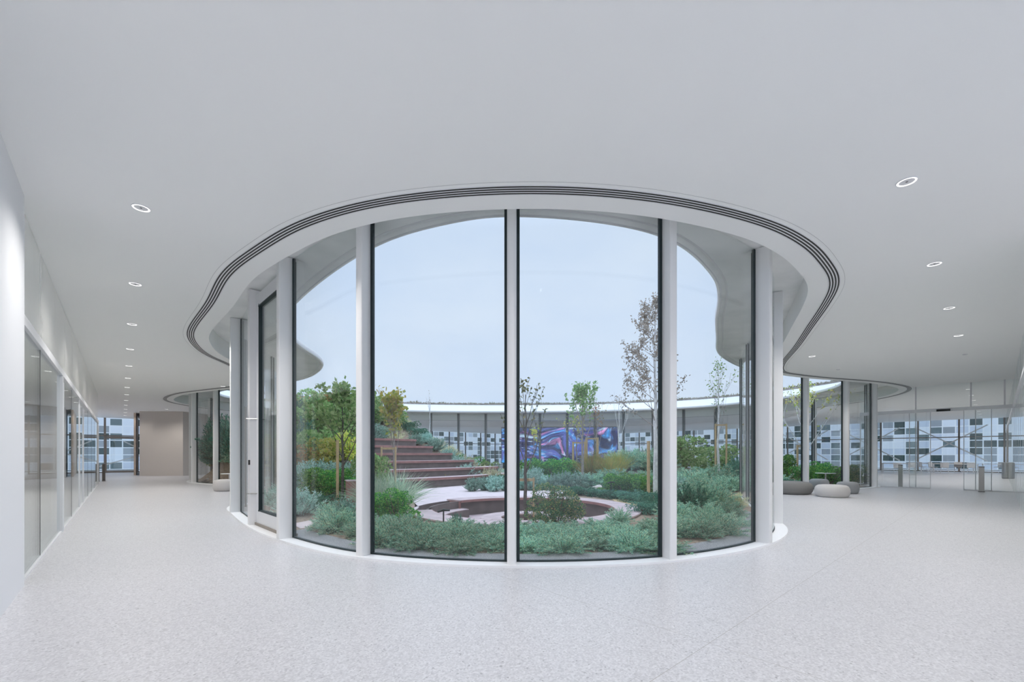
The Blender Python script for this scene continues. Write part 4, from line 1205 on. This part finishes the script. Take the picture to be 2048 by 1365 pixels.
single = [
    ('gold', 1110, 9.0, 1.2, .92, 'dark shrub with golden tips in front of the sunken ring'),
    ('dark', 914, 8.9, .36, .40, 'small spiky dark shrub before the ring steps'),
    ('green', 795, 9.6, .95, .78, 'leafy green bush with pale tips left of the ring steps'),
    ('green', 764, 9.9, .62, .66, 'leafy green bush next to the white column, left of the pale-tipped bush'),
    ('grass', 792, 11.2, 1.35, 1.1, 'fountain grass with arching pale blades under the staked maple'),
    ('grass', 752, 10.6, 1.1, 1.05, 'fountain grass beside the white column at the left pane edge'),
    ('silver', 688, 9.0, .75, .85, 'silvery shrub tuft behind the corner pane beside the column'),
    ('feather_b', 664, 9.7, .7, .7, 'feathery tuft behind the silvery one at the corner pane'),
    ('dark', 1385, 10.9, 1.15, 1.05, 'dense dark green shrub behind the right bend pane'),
    ('feather_b', 1425, 12.6, 1.4, 1.15, 'big feathery shrub next to the dark one at the right bend pane'),
    ('feather', 1405, 13.6, 1.5, 1.35, 'big feathery shrub behind the dense dark one'),
    ('dark', 1478, 20.5, 1.6, 1.3, 'dark green round shrub near the right edge of the bend pane'),
    ('feather_b', 1375, 17.0, 1.9, 1.5, 'tall grey-green shrub left of the staked birch'),
    ('feather', 1430, 19.5, 2.0, 1.5, 'broad grey-green shrub behind the staked birch'),
    ('feather', 1344, 12.6, 1.1, .9, 'feathery shrub right of the tall birch trunk'),
    ('mid', 1370, 22.5, 2.0, 1.7, 'leafy olive shrub far behind the right bend pane, left'),
    ('mid', 1430, 24, 2.2, 1.7, 'leafy olive shrub far behind the right bend pane, middle'),
    ('dark', 1490, 22.5, 2.2, 1.6, 'dark shrub far behind the right bend pane, right'),
    ('yellow', 889, 21.2, .62, .62, 'small yellow shrub at the end of the terraces'),
    ('low', 1300, 12.4, .9, .8, 'dark creeping shrub at the foot of the tall birch'),
    ('low', 1322, 11.4, .9, .7, 'dark creeping shrub in front of the tall birch'),
    ('low', 1290, 11.0, .8, .55, 'dark creeping shrub at the right end of the plank ring'),
    ('feather_b', 1352, 10.1, 1.0, .66, 'feathery shrub beside the right wide column, before the dark green one'),
    ('feather', 1408, 10.3, 1.0, .7, 'feathery shrub before the dense dark one, at the middle of the bend pane'),
    ('feather_b', 1452, 10.6, 1.0, .62, 'feathery shrub on the ochre sand at the bend pane'),
    ('straw', 1472, 12.4, .9, .6, 'dry straw-coloured tuft on the ochre sand'),
    ('feather', 1236, 9.5, .6, .6, 'feathery sprig before the right end of the plank ring'),
]
for k, px, Y, s_, sz, lab in single: plant(k, D(px, Y), s_, lab, None, sz)
def row(kind, items, s_, sz, text, group, jit=.12):
    for i, (px, Y) in enumerate(items):
        q = 1 + jit * math.sin(i * 2.7 + px)
        plant(kind, D(px, Y), s_ * q, text % ORD[i], group, sz * (1 + jit * math.cos(i * 1.9 + px)))
row('silver', ((946, 17.5), (968, 17.9), (990, 17.4), (1010, 17.8)), .95, .90, 'silvery lavender shrub between path and terraces, %s from the left', 'lavender shrubs between path and terraces')
row('silver', ((1046, 18.2), (1066, 18.0), (1086, 18.4), (1108, 18.0), (1130, 18.3), (1152, 18.0), (1174, 18.6)), 1.05, .98, 'silvery lavender shrub behind the plank ring, %s from the left', 'lavender shrubs behind the plank ring')
row('feather_b', ((1190, 18.8), (1218, 19.0), (1246, 18.6), (1274, 18.4), (1302, 18.0)), 1.3, 1.15, 'blue-green shrub behind the bright green ones, %s from the left', 'blue-green shrubs at the back right')
row('green', ((1226, 15.9), (1250, 15.4), (1272, 15.6), (1294, 15.0)), 1.05, .80, 'bright green leafy shrub left of the tall birch, %s from the left', 'bright green shrubs left of the birch')
row('low', ((1142, 16.4), (1160, 16.0), (1182, 15.7), (1204, 15.5), (1228, 14.9), (1252, 14.4), (1274, 13.7)), .95, .52, 'creeping dark shrub along the far side of the plank ring, %s from the left', 'creeping shrubs by the plank ring')
row('green', ((1068, 21.8), (1090, 22.2), (1114, 21.6), (1140, 22.0)), 1.5, 1.2, 'bright green shrub in front of the video wall, %s from the left', 'bright green shrubs before the video wall')
row('silver', ((1050, 20.4), (1072, 20.8)), 1.1, 1.1, 'pale silvery shrub left of the bright green ones, %s from the left', 'pale shrubs before the video wall')
row('rust', ((1182, 20.5), (1200, 21.0), (1218, 20.3), (1236, 21.2)), 1.1, 1.15, 'rusty yellow grass tuft right of the thin staked tree, %s from the left', 'rusty grass tufts')
row('feather', ((1238, 22.6), (1262, 22.2), (1288, 22.0), (1312, 21.4), (1262, 24.8), (1292, 24.6)), 1.9, 1.5, 'large blue-green shrub on the back mound, %s from the left', 'large shrubs on the back mound')
row('straw', ((1236, 25.6), (1258, 26.2), (1284, 26.4), (1310, 26.0)), 1.7, 1.4, 'straw-coloured shrub on top of the back mound, %s from the left', 'straw shrubs on the back mound')
row('silver', ((852, 26.0), (872, 25.2), (896, 24.2), (918, 23.4), (934, 22.6)), 1.45, 1.0, 'silvery shrub on the bank above the terraces, %s from the left', 'silvery shrubs above the terraces')
row('straw', ((936, 24.6), (950, 23.8), (964, 23.2), (978, 22.8), (992, 22.2), (900, 26.4), (872, 27.4)), 1.45, 1.0, 'straw-tipped shrub on the bank right of the terraces, %s from the path', 'straw shrubs right of the terraces')
row('low', ((996, 21.2), (1012, 21.6), (838, 26.6), (818, 27.2)), 1.2, .9, 'dark creeping shrub on the slope end of the terraces, %s of its row', 'creeping shrubs on the slope')
row('mid', ((628, 19.5), (606, 22.0), (640, 24.0), (668, 22.0), (700, 24.5), (735, 25.5), (765, 27)), 2.4, 2.0, 'leafy olive shrub high on the left bank, %s from the camera side', 'olive shrubs on the left bank')
row('dark', ((645, 26.5), (612, 26.0), (676, 27.5)), 2.6, 2.3, 'tall blue-green shrub at the top of the left bank, %s from the left', 'blue-green shrubs on the left bank')
row('orange', ((630, 25.0), (664, 24.2), (612, 18.5)), 1.7, 1.5, 'orange autumn shrub on the left bank, %s from the top', 'orange shrubs on the left bank')
row('green', ((622, 13.6), (642, 14.2), (662, 13.8), (684, 14.4), (706, 14.0)), 1.1, .95, 'bright green shrub at the foot of the left bank, %s from the left', 'green shrubs at the foot of the left bank')
row('silver', ((610, 15.8), (640, 16.4), (672, 16.8), (700, 16.2)), 1.7, 1.4, 'silvery shrub on the lower left bank, %s from the left', 'silvery shrubs on the lower left bank')
row('yellow', ((654, 18.6), (690, 19.0)), 1.6, 1.5, 'yellow leaved shrub on the left bank, %s from the left', 'yellow shrubs on the left bank')
row('mid', ((738, 14.5), (742, 17.0), (745, 12.6)), 1.0, 1.5, 'olive shrub seen at the left edge of the wide pane, %s from the top', 'olive shrubs at the wide pane edge')
row('green', ((1606, 22.6), (1628, 22.4), (1648, 22.2)), 1.1, 1.1, 'green shrub seen through the right bay behind the poufs, %s from the left', 'green shrubs in the right bay')
row('gold', ((1680, 21.4), (1696, 21.6), (1710, 21.8)), 1.1, 1.0, 'dark brownish shrub seen through the right bay above the grey pouf, %s from the left', 'brown shrubs in the right bay')
row('green', ((1520, 23.5), (1545, 24.5), (1572, 24.0)), 1.6, 1.5, 'green shrub beyond the right bend column, %s from the left', 'green shrubs beyond the bend column')

# dense planting that covers the banks and the back of the garden
def blocked(x, y):
    u, v = to_uv(x, y)
    if math.hypot(x - PC.x, y - PC.y) < 3.5: return True
    for k in range(6):
        if stair_u(v, k) - .7 < u < stair_u(v, k) + 1.1 and 6.2 < v < STAIR_R[k] + .35: return True
    if -4.3 < x < 1.4 and 13.0 < y < 20.6 + .35 * x: return True
    return False
placed = [(o.location.x, o.location.y) for o in COL.objects if o.get('category') in ('shrub', 'grass')]
FILL = {'silver': ('silvery shrub', .9), 'straw': ('straw-tipped shrub', .85), 'mid': ('olive leafy shrub', 1.15), 'dark': ('dark blue-green shrub', 1.1),
        'feather_b': ('blue-green feathery shrub', .9), 'green': ('bright green shrub', .95), 'orange': ('orange autumn shrub', 1.0), 'low': ('creeping dark shrub', .7)}
rf = random.Random(3)
cand = []
for gx_ in np.arange(-17.5, 17.6, .55):
    for gy_ in np.arange(8.5, 36, .55):
        cand.append((gx_ + rf.uniform(-.25, .25), gy_ + rf.uniform(-.25, .25)))
rf.shuffle(cand)
for x, y in cand:
    if not inside(x, y) or gdist(x, y) < .95 or blocked(x, y): continue
    u, v = to_uv(x, y)
    if x / y > .56 and y < 16: continue
    if 4.2 < x < 7.4 and 10 < y < 15.5: continue
    if x < -2.0 and y < 14.5 and x > -5: continue
    z = gz(x, y)
    bank = z > .3 and x < 2
    dmin = 1.05 if bank else (1.2 if y < 20 else 1.5)
    if any((x - a_) ** 2 + (y - b_) ** 2 < dmin * dmin for a_, b_ in placed): continue
    placed.append((x, y))
    if bank and v > 11: kind = rf.choice(('silver', 'straw', 'silver', 'straw', 'green')); where = 'on the bank right of the terraces'
    elif bank: kind = rf.choice(('mid', 'dark', 'silver', 'mid', 'orange', 'feather_b')); where = 'in the dense planting on the left bank'
    elif y > 21: kind = rf.choice(('silver', 'feather_b', 'mid', 'straw', 'low')); where = 'in the low planting at the back of the garden'
    elif x > 0: kind = rf.choice(('feather_b', 'silver', 'low', 'green')); where = 'in the planting on the right of the garden'
    else: kind = rf.choice(('feather_b', 'silver', 'low', 'green')); where = 'in the planting at the foot of the left bank'
    nm, hh = FILL[kind]
    tall = 1.5 if (bank and v < 10.5 and u > 22) else (.8 if y > 21 and not bank else 1.0)
    w_ = rf.uniform(1.25, 1.6) * (1.25 if bank and v < 11 else 1.0)
    plant(kind, Vector((x, y, 0)), w_, '%s %s' % (nm, where), '%ss %s' % (nm, where), hh * tall * rf.uniform(.85, 1.15))
k0 = [i for i in range(0, NG, 15) if G[i].x < -10.2 and G[i].y < 29]
for n_, i in enumerate(k0):
    p = G[i] - GN[i] * 1.25
    plant('dark', Vector((p.x, p.y, 0)), 2.3, 'tall dark shrub pressed behind the left bay glass, %s along the glass' % ORD[n_], 'dark shrubs behind the left bay glass', 3.2)

# roof edge plants
mb = MB()
for k in range(0, len(R)):
    if R[k].y < 22: continue
    for _ in range(5):
        p = R[k] + RN[k] * random.uniform(2.8, 3.4) + Vector((random.uniform(-.1, .1), random.uniform(-.1, .1), 0))
        hh = .10 + .16 * max(0, noise.noise(Vector((p.x * .9, p.y * .9, 3)))) * 2.2
        for _k in range(4): blade(mb, (p.x, p.y, TOP + 1.08), rdir(1.0), hh * random.uniform(.5, 1.4), .02)
tag(mb.build('roof_grass', M['l_few'], recalc=False), 'low dry planting along the edge of the green roof', 'roof planting', kind='stuff')

# trees
def branchy(base, height, r0, spread, nb, clear, lean=(0, 0), depth=2, seed=1, upward=.9, thin=.36, blen=1.0, bias=0.0):
    rr = random.Random(seed)
    segs, tips = [], []
    def grow(p, d, L, r_, dep):
        pts = [p.copy()]; c = p.copy(); dd_ = d.copy()
        for k in range(4):
            dd_ = (dd_ + Vector((rr.gauss(0, .09), rr.gauss(0, .09), .06 * upward))).normalized()
            c = c + dd_ * L / 4; pts.append(c.copy())
        segs.append((pts, [r_ * (1 - .18 * k) for k in range(5)]))
        if dep == 0:
            for k in range(1, 5): tips.append((pts[k], dd_.copy()))
            return
        tips.append((pts[-1], dd_.copy()))
        for k in range(3 if dep > 1 else 3):
            q = pts[rr.choice((2, 3, 4))]
            a = rr.uniform(0, 2 * pi)
            nd = (dd_ * .8 + Vector((math.cos(a) * spread, math.sin(a) * spread, .35 * upward))).normalized()
            grow(q, nd, L * rr.uniform(.5, .72), r_ * .5, dep - 1)
    trunk = []
    c = Vector(base); top = Vector((base[0] + lean[0], base[1] + lean[1], base[2] + height))
    n = 10
    for k in range(n + 1):
        q = Vector(base).lerp(top, k / n) + Vector((rr.gauss(0, .012), rr.gauss(0, .012), 0)) * (k > 0) * height * .25
        trunk.append(q)
    segs.append((trunk, [r0 * (1 - .085 * k) for k in range(n + 1)]))
    for k in range(nb):
        f_ = clear + (1 - clear) * (k + .5) / nb * .95
        i = min(n - 1, int(f_ * n)); q = trunk[i].lerp(trunk[i + 1], f_ * n - i)
        a = k * 2.4 + rr.uniform(-.4, .4)
        d = Vector((math.cos(a) * spread + bias, math.sin(a) * spread, upward)).normalized()
        grow(q, d, (1 - .55 * max(0, d.x) * (bias < 0)) * blen * (height * (1 - f_) * rr.uniform(.55, .75) + .25 * height * .3), r0 * thin * (1.1 - f_ * .6), depth - 1)
    return segs, tips
def tree(name, p, height, r0, spread, nb, clear, bark, leafm, nleaf, lsize, lw_, label, group=None, lean=(0, 0), seed=1, upward=.9, droopy=0.0, depth=2, jit=.13, thin=.36, blen=1.0, twig=None, bias=0.0):
    z = gz(p.x, p.y) if p.z == 0 else p.z
    o = empty(name, (p.x, p.y, z), label, 'tree', group)
    segs, tips = branchy((0, 0, -.05), height, r0, spread, nb, clear, lean, depth, seed, upward, thin, blen, bias)
    mb = MB(); tw = MB()
    for pts, rad in (segs): (mb if twig is None or len(pts) > 6 else tw).tube(pts, [max(.004, q) for q in rad], 6, cap=False)
    mb.build('trunk', bark, o, smooth=True, recalc=False)
    if twig is not None: tw.build('branch', twig, o, smooth=True, recalc=False)
    if nleaf:
        mb = MB()
        rr = random.Random(seed + 5)
        for _ in range(nleaf):
            q, d = rr.choice(tips)
            c = q + rdir() * jit * rr.random() * height * .35
            blade(mb, c, rdir() + Vector((0, 0, -droopy)), lsize * rr.uniform(.7, 1.3), lw_ * rr.uniform(.8, 1.2))
        mb.build('crown', leafm, o, recalc=False)
    return o
tree('young_tree', Vector((PC.x + .03, PC.y - 1.4, -.15)), 3.15, .052, .42, 8, .34, M['bark'], M['l_few'], 150, .10, .030,
     'nearly bare young tree growing in the round planter of the sunken ring', seed=11, upward=1.1, jit=.06)
tree('young_tree', D(788, 15.0), 3.2, .045, .26, 15, .40, M['pale_bark'], M['l_yellow'], 800, .14, .055,
     'young maple with yellow-green leaves standing before the terraces', seed=4, upward=1.0, jit=.24)
tree('young_tree', D(1165, 20.0), 4.2, .075, .42, 11, .42, M['pale_bark'], M['l_mid'], 850, .15, .045,
     'round-headed young green tree in front of the video wall', seed=8, upward=1.05)
tree('young_tree', D(685, 12.5), 3.2, .06, .6, 11, .35, M['bark'], M['l_mid'], 1100, .14, .05,
     'broad young tree with yellow-green leaves behind the corner pane', seed=15, upward=.8)
tree('birch_tree', D(1312, 13.5), 6.3, .085, .55, 24, .34, M['birch_bark'], M['l_birch'], 3400, .075, .024,
     'tall white birch with dry greyish leaves beside the right wide column', lean=(-.05, 0), seed=21, upward=.55, droopy=.5, thin=.17, blen=.46, jit=.08, twig=M['pale_bark'], bias=-.32)
tree('birch_tree', D(1437, 21.5), 5.6, .07, .36, 13, .34, M['birch_bark'], M['l_mid'], 190, .12, .035,
     'white birch with a few green leaves seen through the bend pane', seed=29, upward=.9, thin=.2, blen=.6, twig=M['pale_bark'])
tree('birch_tree', D(1238, 27.0), 4.4, .05, .2, 5, .30, M['birch_bark'], M['l_birch'], 60, .08, .02,
     'thin white birch sapling right of the video wall', seed=33, upward=1.4)
tree('birch_tree', D(1606, 24.0), 5.0, .09, .4, 14, .25, M['birch_bark'], M['l_yellow'], 520, .13, .035,
     'yellowing birch seen through the right bay above the poufs', seed=41, upward=.8)
tree('young_tree', D(1153, 22.5), 3.0, .045, .32, 8, .35, M['pale_bark'], M['l_yellow'], 140, .12, .03,
     'small sparse tree left of the round-headed green tree', seed=51)
tree('young_tree', D(1193, 22.5), 3.3, .045, .32, 9, .35, M['pale_bark'], M['l_orange'], 110, .11, .03,
     'small reddish sparse tree right of the round-headed green tree', seed=57)
tree('birch_tree', D(860, 27.5), 2.6, .05, .2, 5, .4, M['birch_bark'], M['l_birch'], 30, .08, .02, 'thin white sapling above the terraces', seed=61, upward=1.3)
tree('young_tree', D(1068, 24.0), 2.6, .03, .3, 6, .6, M['pale_bark'], M['l_yellow'], 80, .16, .05, 'little yellow-leaved tree left of the video wall centre', seed=66)

# stakes
def stakes(p, dx_, h, label, cross=True, r=.035, rz=0.0, n=2):
    z = gz(p.x, p.y) if p.z == 0 else p.z
    o = empty('tree_stake', (p.x, p.y, z), label, 'tree stake', 'wooden tree stakes', rz)
    for sx in ((-1, 1) if n == 2 else (0,)):
        mb = MB(); mb.tube([(sx * dx_, 0, -.1), (sx * dx_, 0, h)], r, 10); mb.build('post', M['stake'], o, smooth=True)
    if cross and n == 2:
        mb = MB(); mb.box((0, 0, h - .06), (2 * dx_ + .06, .03, .07)); mb.build('crossbar', M['stake'], o)
stakes(Vector((PC.x + .03, PC.y - 1.32, -.15)), .20, 1.08, 'two wooden stakes with crossbar around the planter tree', r=.022)
stakes(D(777, 14.6), .235, 1.75, 'pale stake frame around the young maple before the terraces', r=.03)
stakes(D(1297, 13.3), 0, 1.9, 'single thick pine stake left of the tall birch', n=1, r=.05)
stakes(D(1442, 21.0), .26, 2.6, 'stake frame around the birch in the bend pane', r=.045)
stakes(D(1158, 22.0), .30, 1.9, 'stake frame left of the round-headed tree', r=.05)
stakes(D(1184, 22.0), .28, 2.0, 'stake frame right of the round-headed tree', r=.06)
stakes(D(675, 12.2), .0, 1.9, 'single yellow pine stake behind the corner pane', n=1, r=.04)
stakes(D(1604, 23.6), .25, 2.0, 'stake frame around the yellowing birch in the right bay', r=.05)

# garden lamps, rocks and box
def garden_lamp(p, h, label, rz=0.0):
    o = empty('garden_lamp', (p.x, p.y, gz(p.x, p.y)), label, 'garden lamp', 'garden lamps', rz)
    mb = MB(); mb.tube([(0, 0, 0), (0, 0, h)], .016, 10); mb.build('post', M['black'], o, smooth=True)
    mb = MB(); mb.tube([(-.12, 0, h - .02), (0, 0, h + .02), (.13, 0, h + .01)], [.02, .028, .018], 10); mb.build('lamp_head', M['black'], o, smooth=True)
garden_lamp(D(887, 8.9), .34, 'short black garden lamp before the steps of the sunken ring')
garden_lamp(D(1222, 15.3), .5, 'short black garden lamp among the bright green shrubs')
def rock(p, s_, label, seed):
    bm = bmesh.new(); bmesh.ops.create_icosphere(bm, subdivisions=3, radius=1)
    for v in bm.verts: v.co *= 1 + .35 * noise.noise(v.co * 1.3 + Vector((seed, 0, 0)))
    me = bpy.data.meshes.new('rock'); bm.to_mesh(me); bm.free(); me.materials.append(M['rock'])
    o = bpy.data.objects.new('rock', me); COL.objects.link(o); o.location = (p.x, p.y, gz(p.x, p.y) + s_[2] * .4); o.scale = s_
    tag(o, label, 'rock', 'garden rocks')
rock(D(1182, 16.6), (.34, .25, .16), 'pale flat rock by the creeping shrubs behind the ring', 1)
rock(D(1247, 15.2), (.12, .1, .12), 'small white rock among the bright green shrubs', 4)
rock(D(1196, 18.0), (.25, .2, .14), 'pale rock behind the plank ring, left of the bright green shrubs', 7)
rock(D(706, 9.6), (.16, .12, .08), 'small pale rock beside the column at the corner pane', 9)
p = D(704, 12.0)
o = empty('planter_box', (p.x, p.y, 0), 'brown wooden box behind the corner pane beside the tree', 'box', rz=.5)
mb = MB(); mb.box((0, 0, .38), (.3, .3, .76)); mb.build('body', M['plank_edge'], o)
mb = MB(); mb.box((0, 0, .775), (.33, .33, .03)); mb.build('rim', M['plank'], o)
